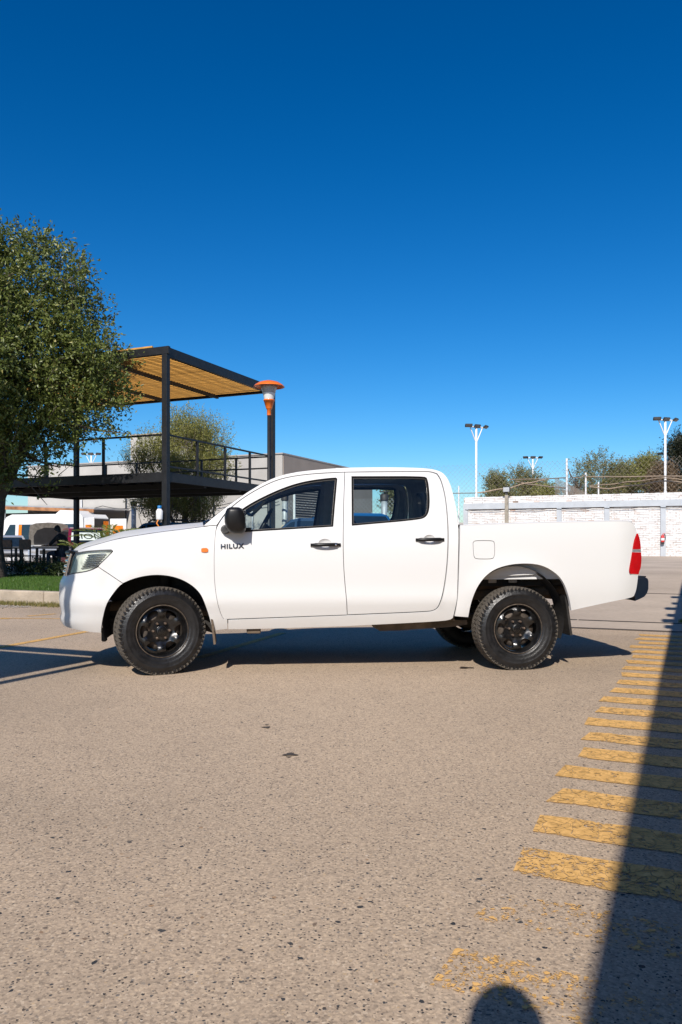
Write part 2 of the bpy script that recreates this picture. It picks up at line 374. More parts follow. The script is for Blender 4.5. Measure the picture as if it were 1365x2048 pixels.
M_GRASS = leaf_mat('grass_blade', (.045, .10, .012), (.10, .19, .03), (.20, .20, .06), .3)
M_DRYGRASS = leaf_mat('dry_grass_blade', (.10, .12, .03), (.24, .20, .07), (.33, .26, .12), .3)
blades('lawn_grass', 90000, (11.1, 16.9), (10.0, 17.5), .2, .065, M_GRASS, seed=3, label='short green lawn behind the concrete kerb', cat='grass', kind='stuff')
blades('verge_grass', 9000, (10.42, 10.9), (8.8, 14.5), 0, .075, M_DRYGRASS, seed=4, dens=lambda a, b_: np.clip((a - 10.35) / .5, 0, 1) ** 1.5 * (.35 + .65 * (np.sin(b_ * 4.1) * np.sin(b_ * 1.7) > -.3)),
       label='dry yellowish grass along the foot of the kerb', cat='grass', kind='stuff')
blades('joint_weed', 260, (11.86, 11.98), (-.35, .15), .01, .06, M_GRASS, seed=5, label='green weed tuft in the drain slot nearest the mudflap', cat='weed', kind='stuff')
blades('joint_weed', 120, (11.86, 11.98), (-1.75, -1.5), .01, .05, M_GRASS, seed=6, label='small green weed in the drain slot below the bumper', cat='weed', kind='stuff')
# loose gravel at the verge
g = np.random.default_rng(9); n_ = 2600; vs = []; fs = []
oct_f = np.array([(0, 2, 4), (2, 1, 4), (1, 3, 4), (3, 0, 4), (2, 0, 5), (1, 2, 5), (3, 1, 5), (0, 3, 5)])
P = []
for i in range(n_):
    a = 10.45 - abs(g.normal(0, .22)); bb = g.uniform(10.4, 14.5)
    if g.uniform() > .25 + .75 * (bb - 10.4) / 3: continue
    p = site(a, bb); r_ = g.uniform(.006, .02)
    ax = np.array([[1, 0, 0], [-1, 0, 0], [0, 1, 0], [0, -1, 0], [0, 0, .8], [0, 0, -.6]]) * r_ * g.uniform(.7, 1.3, (6, 1))
    vs.append(ax + np.array([p.x, p.y, r_ * .5])); fs.append(oct_f + 6 * (len(vs) - 1))
link('gravel', np_mesh('gravel', np.concatenate(vs), np.concatenate(fs)), pmat('gravel_stone', (.26, .23, .20), .9, var=.4, scale=30), label='loose grey gravel beside the dry verge', cat='gravel', kind='stuff')
# ------------------------------------------------------------------ the pickup truck
# truck frame: s runs from the front axle to the rear, t from the centre line to the near side, z up
YAW = math.atan2(.0605, .46375); D1 = 6.596
ES = Vector((math.cos(YAW), math.sin(YAW))); ET = Vector((math.sin(YAW), -math.cos(YAW)))
TYRE_T = .865; WB = 3.085; TR = .3695
_F = Vector(((317 - CX) / FPX * D1, D1)); TO = _F - ET * TYRE_T
truck = empty('pickup_truck', (TO.x, TO.y, 0), YAW, label='white double cab pickup truck with black steel wheels parked side on', cat='pickup truck')
def pchip(xs, ys):
    xs, ys = np.array(xs, float), np.array(ys, float); h = np.diff(xs); d = np.diff(ys) / h; mm = np.zeros_like(xs)
    for i in range(1, len(xs) - 1):
        if d[i - 1] * d[i] > 0:
            w1, w2 = 2 * h[i] + h[i - 1], h[i] + 2 * h[i - 1]; mm[i] = (w1 + w2) / (w1 / d[i - 1] + w2 / d[i])
    mm[0], mm[-1] = d[0], d[-1]
    def f(x):
        x = min(max(x, xs[0]), xs[-1]); i = min(int(np.searchsorted(xs, x, 'right')) - 1, len(xs) - 2); i = max(i, 0)
        t = (x - xs[i]) / h[i]
        return ((1 + 2 * t) * (1 - t) ** 2 * ys[i] + t * (1 - t) ** 2 * h[i] * mm[i] + t * t * (3 - 2 * t) * ys[i + 1] + t * t * (t - 1) * h[i] * mm[i + 1])
    return f
prof_cab = pchip([.25, .36, .42, .47, .52, .57, .62, .67, .72, .82, .95, 1.05, 1.15, 1.22, 1.30, 1.45, 1.60, 1.70, 1.76, 1.79, 1.815, 1.835],
                 [.72, .775, .803, .823, .841, .862, .8745, .8728, .8715, .877, .882, .880, .868, .853, .831, .787, .741, .708, .682, .660, .625, .57])
prof_bed = pchip([.25, .36, .42, .50, .58, .67, .80, .95, 1.05, 1.15, 1.24, 1.30, 1.36], [.74, .79, .815, .842, .858, .873, .882, .884, .882, .877, .868, .858, .84])
SN = -.40                                         # where the plan outline starts to curve round the nose
_ph = np.linspace(0, math.pi / 2, 400); NE = 2.35
_sh, _wh = np.sin(_ph) ** (2 / NE), np.cos(_ph) ** (2 / NE)
_len = np.concatenate([[0], np.cumsum(np.hypot(np.diff(_sh) * .46, np.diff(_wh) * .88))]); LT = _len[-1]; _la = _len / LT
def ray(px, py): return (px - CX) / FPX, -(py - YH) / FPX
def to_world(s, t, z): return Vector((TO.x + ES.x * s + ET.x * t, TO.y + ES.y * s + ET.y * t, z))
def px_of(s, t, z):
    p = to_world(s, t, z); return CX + FPX * p.x / p.y, YH - FPX * (p.z - CAM_H) / p.y
def st_at(px, py, t):                             # (s, z) where the view ray of a photo pixel meets the plane at lateral t
    rx, rz = ray(px, py); Y = (t + TO.dot(ET)) / (rx * ET.x + ET.y)
    p = Vector((rx * Y, Y)) - TO; return p.dot(ES), CAM_H + rz * Y
# nose profile: how far forward the centre line reaches at each height, fitted to the outline in the photograph
_nose = [(1096, 147), (1104, 139.5), (1111, 136.5), (1125, 133.5), (1140, 130), (1155, 126.5), (1163, 120.5), (1175, 118.8), (1190, 118.5), (1205, 119), (1217, 121.5), (1223, 123.3), (1230, 120), (1237, 120.5), (1246, 124.5), (1254, 132), (1260, 142), (1268, 160)]
def _min_px(sf, z):
    w = prof_cab(z); s = SN - (SN - sf) * _sh; t = w * _wh
    X = TO.x + ES.x * s + ET.x * t; Y = TO.y + ES.y * s + ET.y * t
    q = CX + FPX * X / Y; i = int(np.argmin(q)); return q[i], Y[i]
_zs, _ss = [], []
for py, pxx in _nose:
    Y = 6.9; sf = -.85
    for _ in range(3):
        z = CAM_H - (py - YH) * Y / FPX; lo, hi = -1.2, -.45
        for _ in range(30):
            sf = (lo + hi) / 2; q, Y = _min_px(sf, z)
            if q > pxx: hi = sf
            else: lo = sf
    _zs.append(z); _ss.append(sf)
nose_s = pchip(_zs[::-1], _ss[::-1])
# top edge of the fender (the crease beside the bonnet)
_crease = [(150, 1102), (163, 1096.5), (180, 1091.5), (200, 1086), (241, 1076.5), (300, 1067), (345, 1061), (381, 1056.8), (408, 1053.5), (434, 1051)]
_cs, _cz = zip(*[st_at(px, py, .72 if px > 190 else .60) for px, py in _crease]); crease_z = pchip(_cs, _cz)
ARCH = [(0.0, .42, .47), (WB, .43, .47)]
def wfun(s, z, kind):
    if kind == 'bed':
        w = prof_bed(z)
        if s > 4.0: w -= .9 * (s - 4.0) ** 2
        if s < 1.45 + .9: pass
    else: w = prof_cab(z)
    if kind == 'fender':
        ze = crease_z(s); k = min(1.15, max(0, (z - (ze - .15)) / .15)); w -= .15 * k ** 2.3 * (1 - smooth(s, .12, .44))
    if kind in ('fender', 'bed', 'nose'):
        for s0, z0, r0 in ARCH:
            d = math.hypot(s - s0, z - z0) - r0
            if z > .3 and d > -.1: w += .014 * math.exp(-(d / .075) ** 2)
    return w
def surf(u, z, kind='cab'):
    if u >= SN or kind in ('cab', 'bed'): return Vector((u, -wfun(u, z, kind), z))
    la = min(1.0, (SN - u) / LT); sh = float(np.interp(la, _la, _sh)); wh = float(np.interp(la, _la, _wh))
    s = SN - (SN - nose_s(z)) * sh
    return Vector((s, -wfun(s, z, kind if kind != 'nose' else 'fender0') * wh, z))
def inv(px, py, kind='cab'):                      # surface parameters (u, z) of a photo pixel
    t = .86; s, z = st_at(px, py, t)
    for _ in range(7):
        if s >= SN or kind in ('cab', 'bed'):
            t = wfun(s, z, kind); s, z = st_at(px, py, t); u = s
        else:
            A = SN - nose_s(z); sv = SN - A * _sh; tv = wfun(s, z, 'fender0') * _wh
            X = TO.x + ES.x * sv + ET.x * tv; Y = TO.y + ES.y * sv + ET.y * tv; q = CX + FPX * X / Y
            i = int(np.argmin(q)); k = int(np.searchsorted(-q[:i + 1], -px)); k = min(k, i)
            t = tv[k]; s, z = sv[k], CAM_H - (py - YH) * Y[k] / FPX; u = SN - LT * _la[k]
    return u, z
def inside(poly, P):
    x, y = P[:, 0], P[:, 1]; r = np.zeros(len(P), bool); q = np.array(poly); j = len(q) - 1
    for i in range(len(q)):
        c = ((q[i, 1] > y) != (q[j, 1] > y)) & (x < (q[j, 0] - q[i, 0]) * (y - q[i, 1]) / (q[j, 1] - q[i, 1] + 1e-15) + q[i, 0]); r ^= c; j = i
    return r
def resample(poly, h, closed=True):
    out = []; n = len(poly)
    for i in range(n if closed else n - 1):
        a, b = np.array(poly[i]), np.array(poly[(i + 1) % n]); k = max(1, int(math.ceil(np.linalg.norm(b - a) / h)))
        for j in range(k): out.append(tuple(a + (b - a) * j / k))
    if not closed: out.append(tuple(poly[-1]))
    return out
def soften(poly, it=2, keep=35):                  # rounds off gentle bends, keeps true corners
    p = [np.array(q, float) for q in poly]
    for _ in range(it):
        q = []
        n = len(p)
        for i in range(n):
            a, b, c = p[i - 1], p[i], p[(i + 1) % n]; u1, u2 = b - a, c - b
            ang = math.degrees(math.acos(max(-1, min(1, float(u1 @ u2) / (np.linalg.norm(u1) * np.linalg.norm(u2) + 1e-12)))))
            if ang > keep or ang < 1.5: q.append(b)
            else: q += [b * .75 + a * .25, b * .75 + c * .25]
        p = q
    return [tuple(x) for x in p]
def area(p): return .5 * sum(p[i - 1][0] * p[i][1] - p[i][0] * p[i - 1][1] for i in range(len(p)))
def inset(poly, d):                               # shrink a closed outline by d
    p = [np.array(q) for q in poly]; n = len(p); sg = 1 if area(poly) > 0 else -1; out = []
    for i in range(n):
        e1, e2 = p[i] - p[i - 1], p[(i + 1) % n] - p[i]
        n1 = sg * np.array([-e1[1], e1[0]]) / (np.linalg.norm(e1) + 1e-12); n2 = sg * np.array([-e2[1], e2[0]]) / (np.linalg.norm(e2) + 1e-12)
        m_ = n1 + n2; L = np.linalg.norm(m_)
        m_ = n1 if L < .3 else m_ / L; k = d / max(.45, float(m_ @ n1)); out.append(tuple(p[i] + m_ * k))
    return out
def tri_panel(outline, holes, h):
    loops = [resample(outline, h * .8)] + [resample(q, h * .6) for q in holes]
    pts = [p for lp in loops for p in lp]; edges = []; k = 0
    for lp in loops:
        edges += [(k + i, k + (i + 1) % len(lp)) for i in range(len(lp))]; k += len(lp)
    q = np.array(outline); x0, z0 = q.min(0); x1, z1 = q.max(0)
    gx, gz = np.meshgrid(np.arange(x0 + h / 2, x1, h), np.arange(z0 + h / 2, z1, h)); gx = gx + (np.arange(gx.shape[0]) % 2)[:, None] * h / 2
    G = np.stack([gx.ravel(), gz.ravel()], 1); G = G[inside(outline, G)]
    for q_ in holes: G = G[~inside(q_, G)]
    B = np.array(pts)
    if len(G): G = G[np.array([((B - g_) ** 2).sum(1).min() > (h * .45) ** 2 for g_ in G])]
    allp = [Vector(p) for p in pts] + [Vector(p) for p in G]
    v, e, f, ov, oe, of = delaunay_2d_cdt(allp, edges, [], 0, 1e-6)
    v = np.array([(p.x, p.y) for p in v]); f = np.array([x for x in f if len(x) == 3])
    c = v[f].mean(1); ok = inside(outline, c)
    for q_ in holes: ok &= ~inside(q_, c)
    t3 = v[f]; ar = abs((t3[:, 1, 0] - t3[:, 0, 0]) * (t3[:, 2, 1] - t3[:, 0, 1]) - (t3[:, 2, 0] - t3[:, 0, 0]) * (t3[:, 1, 1] - t3[:, 0, 1]))
    me_ = np.max([np.linalg.norm(t3[:, i] - t3[:, i - 1], axis=1) for i in range(3)], 0); ok &= ar / me_ > .0012
    return v, f[ok], loops
def panel(outline, holes=(), kind='cab', h=.05, flange=.025, off=0.0, both=False, mb=None, thick_in=None):
    """a piece of the body skin: outline and holes in (u, z); folded edges go inwards"""
    v, f, loops = tri_panel(list(outline), [list(q) for q in holes], h)
    def S(p, d=0.0):
        q = surf(p[0], p[1], kind); e = .004
        n_ = (surf(p[0] + e, p[1], kind) - surf(p[0] - e, p[1], kind)).cross(surf(p[0], p[1] + e, kind) - surf(p[0], p[1] - e, kind))
        n_ = n_.normalized() if n_.length > 1e-9 else Vector((0, -1, 0))
        return q + n_ * (off - d)
    mb = mb or MB(); vs = [S(p) for p in v]
    mb.add(vs, [tuple(int(i) for i in t) for t in f], True)
    if flange:
        for k, lp in enumerate(loops):
            n_ = len(lp); top = [S(p) for p in lp]; bot = [S(p, flange) for p in lp]
            mb.add(top + bot, [(i, (i + 1) % n_, (i + 1) % n_ + n_, i + n_) for i in range(n_)], False)
    return mb
def flip(mb):                                     # mirror image for the far side
    o = MB(); o.v = [(x, -y, z) for x, y, z in mb.v]; o.f = [tuple(reversed(q)) for q in mb.f]; o.sm = list(mb.sm); return o
def merge(*ms):
    o = MB()
    for m_ in ms: n = len(o.v); o.v += m_.v; o.f += [tuple(i + n for i in q) for q in m_.f]; o.sm += m_.sm
    return o
def build_raw(mb, name, mat, parent):             # keep windings, only fix normals per island
    return mb.build(name, mat, parent)
def P(lst, kind='cab', it=2): return soften([inv(x, y, kind) for x, y in lst], it)

# materials of the truck
def car_paint(name, c, dirt=.10):
    m, n, l, b = nodes(name)
    t = tex(n, l, 'Noise', 2.2, 6); sep = n.new('ShaderNodeSeparateXYZ'); tc = n.new('ShaderNodeTexCoord'); l.new(tc.outputs['Object'], sep.inputs[0])
    mr = n.new('ShaderNodeMapRange'); mr.inputs[1].default_value = .50; mr.inputs[2].default_value = .36; l.new(sep.outputs[2], mr.inputs[0])
    mu = n.new('ShaderNodeMath'); mu.operation = 'MULTIPLY'; l.new(mr.outputs[0], mu.inputs[0]); l.new(t.outputs['Fac'], mu.inputs[1])
    mx = n.new('ShaderNodeMixRGB'); mx.inputs[1].default_value = (*c, 1); mx.inputs[2].default_value = (.42, .36, .30, 1)
    m4 = n.new('ShaderNodeMath'); m4.operation = 'MULTIPLY'; m4.inputs[1].default_value = dirt * 4; l.new(mu.outputs[0], m4.inputs[0])
    l.new(m4.outputs[0], mx.inputs[0]); l.new(mx.outputs[0], b.inputs['Base Color'])
    b.inputs['Roughness'].default_value = .35; b.inputs['Coat Weight'].default_value = .3; b.inputs['Coat Roughness'].default_value = .08; b.inputs['Coat IOR'].default_value = 1.3
    b.inputs['Specular IOR Level'].default_value = .25
    return m
T_WHITE = car_paint('white_car_paint', (.655, .655, .655))
T_BLACKP = pmat('black_plastic', (.008, .008, .009), .38, var=.2, scale=30, bump=.03, spec=.35)
T_RUBBER = pmat('window_rubber', (.004, .004, .005), .8, var=.2, scale=20, spec=.12)
T_TRIM = pmat('satin_trim', (.06, .055, .05), .4, .4, var=.2, scale=20)
T_GLASS = glass_mat('tinted_glass', (.82, .90, .90), 1.0)
T_GLASSD = glass_mat('headlight_glass', (.93, .95, .92), 1.0, .05)
T_CHROME = pmat('chrome', (.78, .78, .80), .12, 1.0, var=.06, scale=4)
T_UNDER = pmat('chassis_black', (.020, .018, .017), .75, var=.5, scale=7, bump=.3)
T_RUSTY = pmat('dusty_underbody', (.115, .085, .06), .9, var=.45, scale=6, bump=.4)
T_INNER = pmat('arch_primer', (.30, .27, .24), .8, var=.25, scale=5)
T_INT = pmat('interior_grey', (.27, .28, .29), .8, var=.15, scale=20)
T_LINING = pmat('head_lining_fabric', (.52, .53, .53), .95, var=.08, scale=20)
T_INTL = pmat('interior_beige', (.30, .30, .27), .75, var=.12, scale=14)
T_SEAT = pmat('seat_fabric', (.045, .055, .075), .95, var=.25, scale=50, bump=.2)
T_ORANGE = pmat('orange_lens', (.75, .16, .01), .2, var=.1, scale=40, coat=.6)
T_RED = pmat('red_lens', (.50, .006, .008), .15, var=.07, scale=26, coat=.8)
T_SILVER = pmat('silver_lens', (.38, .38, .40), .25, .4, var=.15, scale=30)

GAP = .0018
# ---- outlines read off the photograph, as pixel paths
o_fdoor = [(436, 1050), (449, 1031), (463, 1015), (494, 991), (540.6, 965.6), (573.5, 955), (622.7, 948), (689.7, 944.8), (687.9, 1000), (686, 1075.8), (687.4, 1134), (691.4, 1180), (694.8, 1229.6), (449, 1238.5), (443.4, 1232), (435, 1205), (429.3, 1165), (428.4, 1111), (431, 1064)]
o_rdoor = [(690.2, 944.8), (851, 943.4), (864, 944.6), (874, 948.5), (882, 960), (891, 995), (895.5, 1043), (896, 1087), (894, 1131), (888.6, 1175), (880, 1205.5), (875.5, 1215), (868, 1220.5), (853.4, 1222.8), (695.3, 1229.2), (691.9, 1180), (687.9, 1134), (686.5, 1075.8), (688.4, 1000)]
o_fwin = [(466, 1065.6), (560, 1060), (667, 1053.4), (670.5, 1010), (675.2, 957.5), (672.5, 955), (655, 956), (611, 962), (573.5, 972.7), (531, 991), (493.8, 1011), (476, 1025), (462, 1042)]
o_rwin = [(703.3, 952.3), (847, 952), (854, 955.5), (857.5, 965), (860.4, 997), (859.4, 1018), (856, 1029), (850, 1035.5), (840, 1039), (800, 1043.3), (704, 1051.6)]
FD, RD = P(o_fdoor), P(o_rdoor); FWN, RWN = P(o_fwin), P(o_rwin)
frame_px = [(408, 1051.5), (432, 1031), (458.6, 1010), (493.8, 985.6), (531, 963), (564, 950.4), (588, 945.3), (611, 942), (650, 938.2), (681, 936), (704, 935.2), (750, 934.6), (792, 934.6), (847, 936), (873, 939.6), (888.6, 947), (899.6, 964), (906, 986), (913, 1016.5), (916.5, 1045), (916.3, 1120), (915.3, 1175), (913, 1208), (906, 1236), (897, 1241.5), (800, 1246.8), (694, 1252), (560, 1256.5), (487, 1258.3), (457, 1258.3), (457, 1240.5)]
door_back = [(694.4, 1231.4), (853.4, 1224.8), (869, 1222.3), (877, 1216.5), (882, 1207), (890.4, 1176), (895.8, 1131), (897.8, 1087), (897.3, 1043), (892.6, 994.5), (883.4, 958.6), (875, 946.8), (864, 942.8), (851, 941.8), (690, 943), (622.7, 946.4), (573.5, 953.4), (540.6, 963.8), (494, 989.2), (462, 1013.4), (447, 1030), (434, 1049.6)]
CF = soften([inv(x, y) for x, y in frame_px] + [inv(x, y) for x, y in door_back], 2)
cab_near = panel(CF, kind='cab', h=.06, flange=.03)
# roof, windscreen surround and cab back spanned between the two side frames
edge = [inv(x, y) for x, y in frame_px[:20]]; edge = resample(soften([edge[0]] + edge + [edge[-1]], 2), .05, False)
def span(pts, fn, nt=15):
    vs = []; fs = []
    for i, (u, z) in enumerate(pts):
        w = wfun(u, z, 'cab')
        for j in range(nt):
            ta = -1 + 2 * j / (nt - 1); ds, dz = fn(i, ta); vs.append((u + ds, -w * ta, z + dz))
    for i in range(len(pts) - 1):
        for j in range(nt - 1): fs.append((i * nt + j, i * nt + j + 1, (i + 1) * nt + j + 1, (i + 1) * nt + j))
    return MB().add(vs, fs, True)
sA = inv(596, 944)[0]; sB = inv(884, 944)[0]
ws = [p for p in edge if p[0] <= sA + .03 and p[1] > 1.0]
rf = [p for p in edge if sA - .03 <= p[0] <= sB + .02 and p[1] > 1.55]
bk = [p for p in edge if p[0] >= sB - .001 and p[1] > 1.0][0:]
bk = [p for i, p in enumerate(edge) if p[0] >= sB - .03]
roof = span(rf, lambda i, t: (-.02 * (1 - t * t), .028 * (1 - abs(t) ** 2.2)))
for mb_ in (cab_near, flip(cab_near)): mb_.build('cab_side', T_WHITE, truck)
roof.build('roof', T_WHITE, truck)
wsb = span(ws, lambda i, t: (-.045 * (1 - t * t), .0))
wo = wsb.build('windscreen', T_GLASS, truck)
bb = MB(); NT = 17
zt, zb = 1.615, 1.30
def bks(i, t): return (.05 * (1 - t * t), 0)
full = span(bk, bks, NT); g_ = MB(); s_ = MB(); g_.v = full.v; s_.v = full.v
for q in full.f:
    c = np.mean([full.v[i] for i in q], 0)
    tgt = g_ if (zb < c[2] < zt and abs(c[1]) < .60) else s_
    tgt.f.append(q); tgt.sm.append(True)
s_.build('cab_back', T_WHITE, truck); g_.build('rear_glass', T_GLASS, truck)

# ---- doors
hb_f = [inv(650.5 + 13.5 * math.cos(a), 1087.5 + 10 * math.sin(a)) for a in np.linspace(0, 2 * math.pi, 20, endpoint=False)]
hb_r = [inv(859.5 + 12 * math.cos(a), 1079 + 9.5 * math.sin(a)) for a in np.linspace(0, 2 * math.pi, 20, endpoint=False)]
def dish(loop, kind='cab', depth=.022):
    c = np.mean(np.array(loop), 0); mb = MB(); rings = []
    for k, fr in enumerate((1.0, .8, .5, .2)):
        rings.append([surf(c[0] + (p[0] - c[0]) * fr, c[1] + (p[1] - c[1]) * fr, kind) + Vector((0, depth * (1 - fr ** 2.5), 0)) for p in loop])
    n_ = len(loop); vs = [v for r_ in rings for v in r_]; fs = []
    for k in range(3): fs += [(k * n_ + i, k * n_ + (i + 1) % n_, (k + 1) * n_ + (i + 1) % n_, (k + 1) * n_ + i) for i in range(n_)]
    fs.append(tuple(3 * n_ + i for i in range(n_))); return mb.add(vs, fs, True)
def handle(c_px, length_px, kind='cab'):
    """pull bar standing off the door with a lock barrel at its rear"""
    mb = MB(); pts = []
    for k in range(9):
        f = k / 8; u, z = inv(c_px[0] + (f - .5) * length_px, c_px[1] - (f - .5) * .5, kind)
        p = surf(u, z, kind); lift = .012 + .026 * math.sin(math.pi * min(1, max(0, f))) ** .6; pts.append(p + Vector((0, -lift, 0)))
    vs = []; N = 10
    for k, p in enumerate(pts):
        hz = .0165 * (.72 if k in (0, 8) else 1.0); hy = .011
        vs += [p + Vector((0, hy * math.cos(2 * math.pi * j / N), hz * math.sin(2 * math.pi * j / N))) for j in range(N)]
    fs = [(k * N + j, k * N + (j + 1) % N, (k + 1) * N + (j + 1) % N, (k + 1) * N + j) for k in range(8) for j in range(N)]
    mb.add(vs, fs, True); mb.add(vs[:N], [tuple(range(N))]); mb.add(vs[-N:], [tuple(range(N))])
    for e in (0, 8):
        mb.box(pts[e] + Vector((0, .012, 0)), (.03, .03, .024))
    return mb
def ring(outer, inner, kind, off, flange): return panel(outer, [inner], kind, .05, flange, off)
def glass(outline, kind='cab', off=-.018): return panel(outline, (), kind, .08, 0, off)
def build_door(out, win, bowl, hpx, hlen, side):
    near = side == 'near'; fx = (lambda m_: m_) if near else flip
    root = fx(panel(inset(out, GAP), [win, bowl], 'cab', .05, .035)).build('door', T_WHITE, truck)
    fx(ring(inset(win, -.002), inset(win, .014), 'cab', -.004, .02)).build('window_seal', T_RUBBER, root)
    fx(ring(inset(win, .013), inset(win, .019), 'cab', -.008, .012)).build('seal_lip', T_TRIM, root)
    fx(glass(inset(win, .016))).build('window_pane', T_GLASS, root)
    fx(dish(bowl)).build('handle_recess', T_WHITE, root)
    hd = fx(handle(hpx, hlen)); h_ = hd.build('handle', T_BLACKP, root)
    if near and hlen > 51:
        u, z = inv(hpx[0] + 20, hpx[1] - .3); p = surf(u, z) + Vector((0, -.034, 0))
        MB().lathe([(0, .006), (.009, .005), (.009, 0)], 12, Matrix.Translation(p) @ Matrix.Rotation(R(90), 4, 'X')).build('lock_barrel', T_CHROME, root)
    # inner trim board behind the skin
    trim = panel(inset(out, .05), [inset(win, -.03)], 'cab', .12, 0, -.06)
    fx(trim).build('door_trim', T_INT, root)
    return root
for side in ('near', 'far'):
    build_door(FD, FWN, hb_f, (651.5, 1089.6), 53, side)
    build_door(RD, RWN, hb_r, (860, 1079.2), 50, side)

# ---- fender, headlamp, bumper, grille
o_fend = [(152, 1101.2)] + [(x, y) for x, y in _crease[1:]] + [(431.2, 1064), (428.4, 1111), (429.3, 1165), (435, 1205), (443.4, 1232), (449, 1238.7), (455.6, 1239), (455.6, 1258), (440, 1259.5), (425.5, 1262.5), (421.5, 1243), (416.5, 1225), (405, 1193), (392.5, 1177.5), (378, 1166.5), (360, 1157.5), (340, 1152), (322, 1150), (305, 1150), (284, 1153), (264, 1158.5), (246.3, 1166.4),
          (197.4, 1133.4), (199.6, 1129.8), (217, 1113), (226, 1103.4), (223, 1099), (193.8, 1100), (170, 1102), (152.5, 1105.5)]
o_lamp = [(151.6, 1105.9), (170, 1102.4), (193.8, 1100.4), (223, 1099.4), (225.8, 1100.8), (225.6, 1103.6), (217, 1112.8), (199.4, 1129.5), (184.4, 1139.8), (170, 1143.8), (149, 1146.8), (133.6, 1150.6), (138.7, 1135.6), (145.7, 1117)]
FE = soften([inv(x, y, 'fender') for x, y in o_fend], 2); HL = P(o_lamp, 'nose')
def fender(fx):
    f_ = fx(panel(inset(FE, GAP * .8), (), 'fender', .045, .03)).build('fender', T_WHITE, truck)
    mk = P([(403, 1097.5), (406, 1096), (414, 1096), (416.6, 1098), (416.6, 1103), (414, 1104.6), (406, 1104.6), (403, 1103)], 'fender')
    fx(panel(mk, (), 'fender', .02, .014, .009)).build('side_marker', T_ORANGE, f_)
    return f_
def lamp(fx):
    L_ = fx(panel(inset(HL, .004), (), 'nose', .035, .02, -.002)).build('headlight', T_GLASSD, truck)
    fx(panel(inset(HL, .006), (), 'nose', .04, 0, -.022)).build('reflector', T_REFL, L_)
    fx(ring(HL, inset(HL, .006), 'nose', -.001, .012)).build('bezel', T_BEZEL, L_)
    for k in range(7):                            # ribs of the reflector
        f0 = (k + .5) / 7; a = inv(160 + 16 * (1 - f0), 1109 + 30 * f0, 'nose'); b_ = inv(212 - 22 * f0, 1106 + 28 * f0, 'nose')
        pts = []
        for j in range(7):
            p = surf(a[0] + (b_[0] - a[0]) * j / 6, a[1] + (b_[1] - a[1]) * j / 6, 'nose'); pts.append(p + Vector((.007, .013, 0)))
        fx(MB().tube(pts, .007, 6)).build('reflector_rib', T_CHROME, L_)
    c = surf(*inv(150, 1130, 'nose'), 'nose') + Vector((.045, .035, 0))
    fx(MB().lathe([(.0, .03), (.03, .028), (.05, .015), (.056, 0), (.056, -.05)], 20, Matrix.Translation(c) @ Matrix.Rotation(R(90), 4, 'X') @ Matrix.Rotation(R(-50), 4, 'Y'))).build('projector', T_CHROME, L_)
T_BEZEL = pmat('lamp_bezel', (.07, .07, .07), .4, var=.2)
T_REFL = pmat('lamp_reflector', (.74, .76, .72), .4, .1, var=.25, scale=18)
ident = lambda m_: m_
for fx in (ident, flip): fender(fx); lamp(fx)
UC = SN - LT
bump_top = [(133.4, 1151.4), (149, 1147.6), (170, 1144.6), (184.4, 1140.6), (197, 1134.2), (246, 1167.2)]
bump_rest = [(238, 1173), (226, 1188), (217, 1203), (211, 1218), (207, 1232), (204, 1250), (202.8, 1265.8), (185, 1264.5), (165, 1261.5), (147, 1257.5)]
bp_ = [inv(x, y, 'nose') for x, y in bump_top] + [inv(x, y, 'nose') for x, y in bump_rest]
z_bt = bp_[0][1]; z_bb = inv(150, 1256, 'nose')[1]
bp_ = soften(bp_, 1) + [(UC, z_bb + .03), (UC, z_bt)]
bn = panel(inset(bp_, .001), (), 'nose', .04, .035)
BUMPER = merge(bn, flip(bn)).build('front_bumper', T_WHITE, truck)
lg = panel([(UC, .50), (UC + .11, .50), (UC + .13, .58), (UC + .11, .66), (UC, .66)], (), 'nose', .06, .01, .004)
merge(lg, flip(lg)).build('lower_grille', T_BLACKP, BUMPER)
fogp = [(UC + .20 + .05 * math.cos(a), .56 + .055 * math.sin(a)) for a in np.linspace(0, 2 * math.pi, 18, endpoint=False)]
fg = panel(fogp, (), 'nose', .03, .01, .004)
for fx in (ident, flip): fx(fg).build('fog_lamp', T_SILVER, BUMPER)
ug = inv(139, 1136, 'nose')[0]
z_gt = inv(146, 1107, 'nose')[1]
gr = panel([(UC, z_bt + .004), (ug - .035, z_bt + .004), (ug + .01, z_gt - .005), (UC, z_gt - .005)], (), 'nose', .05, .02, -.01)
GR = merge(gr, flip(gr)).build('grille', T_BLACKP, truck)
for k in range(4):
    zz = z_bt + .03 + k * (z_gt - z_bt - .05) / 3
    pts = [surf(UC + (ug - .03 - UC) * j / 12, zz, 'nose') + Vector((-.004, -.003, 0)) for j in range(13)]
    full_ = [Vector((p.x, -p.y, p.z)) for p in reversed(pts[1:])]
    MB().tube(list(reversed(pts)) + [Vector((p.x, -p.y, p.z)) for p in pts[1:]], .013, 6).build('grille_bar', T_CHROME, GR)
pts = [surf(UC + (ug + .02 - UC) * j / 14, z_gt + .004, 'nose') + Vector((-.012, -.004, .0)) for j in range(15)]
MB().tube(list(reversed(pts)) + [Vector((p.x, -p.y, p.z)) for p in pts[1:]], .02, 8).build('grille_top_trim', T_BLACKP, GR)
for fx in (ident, flip):                          # chrome side of the grille
    pts = [surf(ug - .035 + .045 * j / 5 + .004, z_bt + (z_gt - z_bt) * j / 5, 'nose') + Vector((-.006, -.006, 0)) for j in range(6)]
    fx(MB().tube(pts, .015, 6)).build('grille_side_trim', T_CHROME, GR)

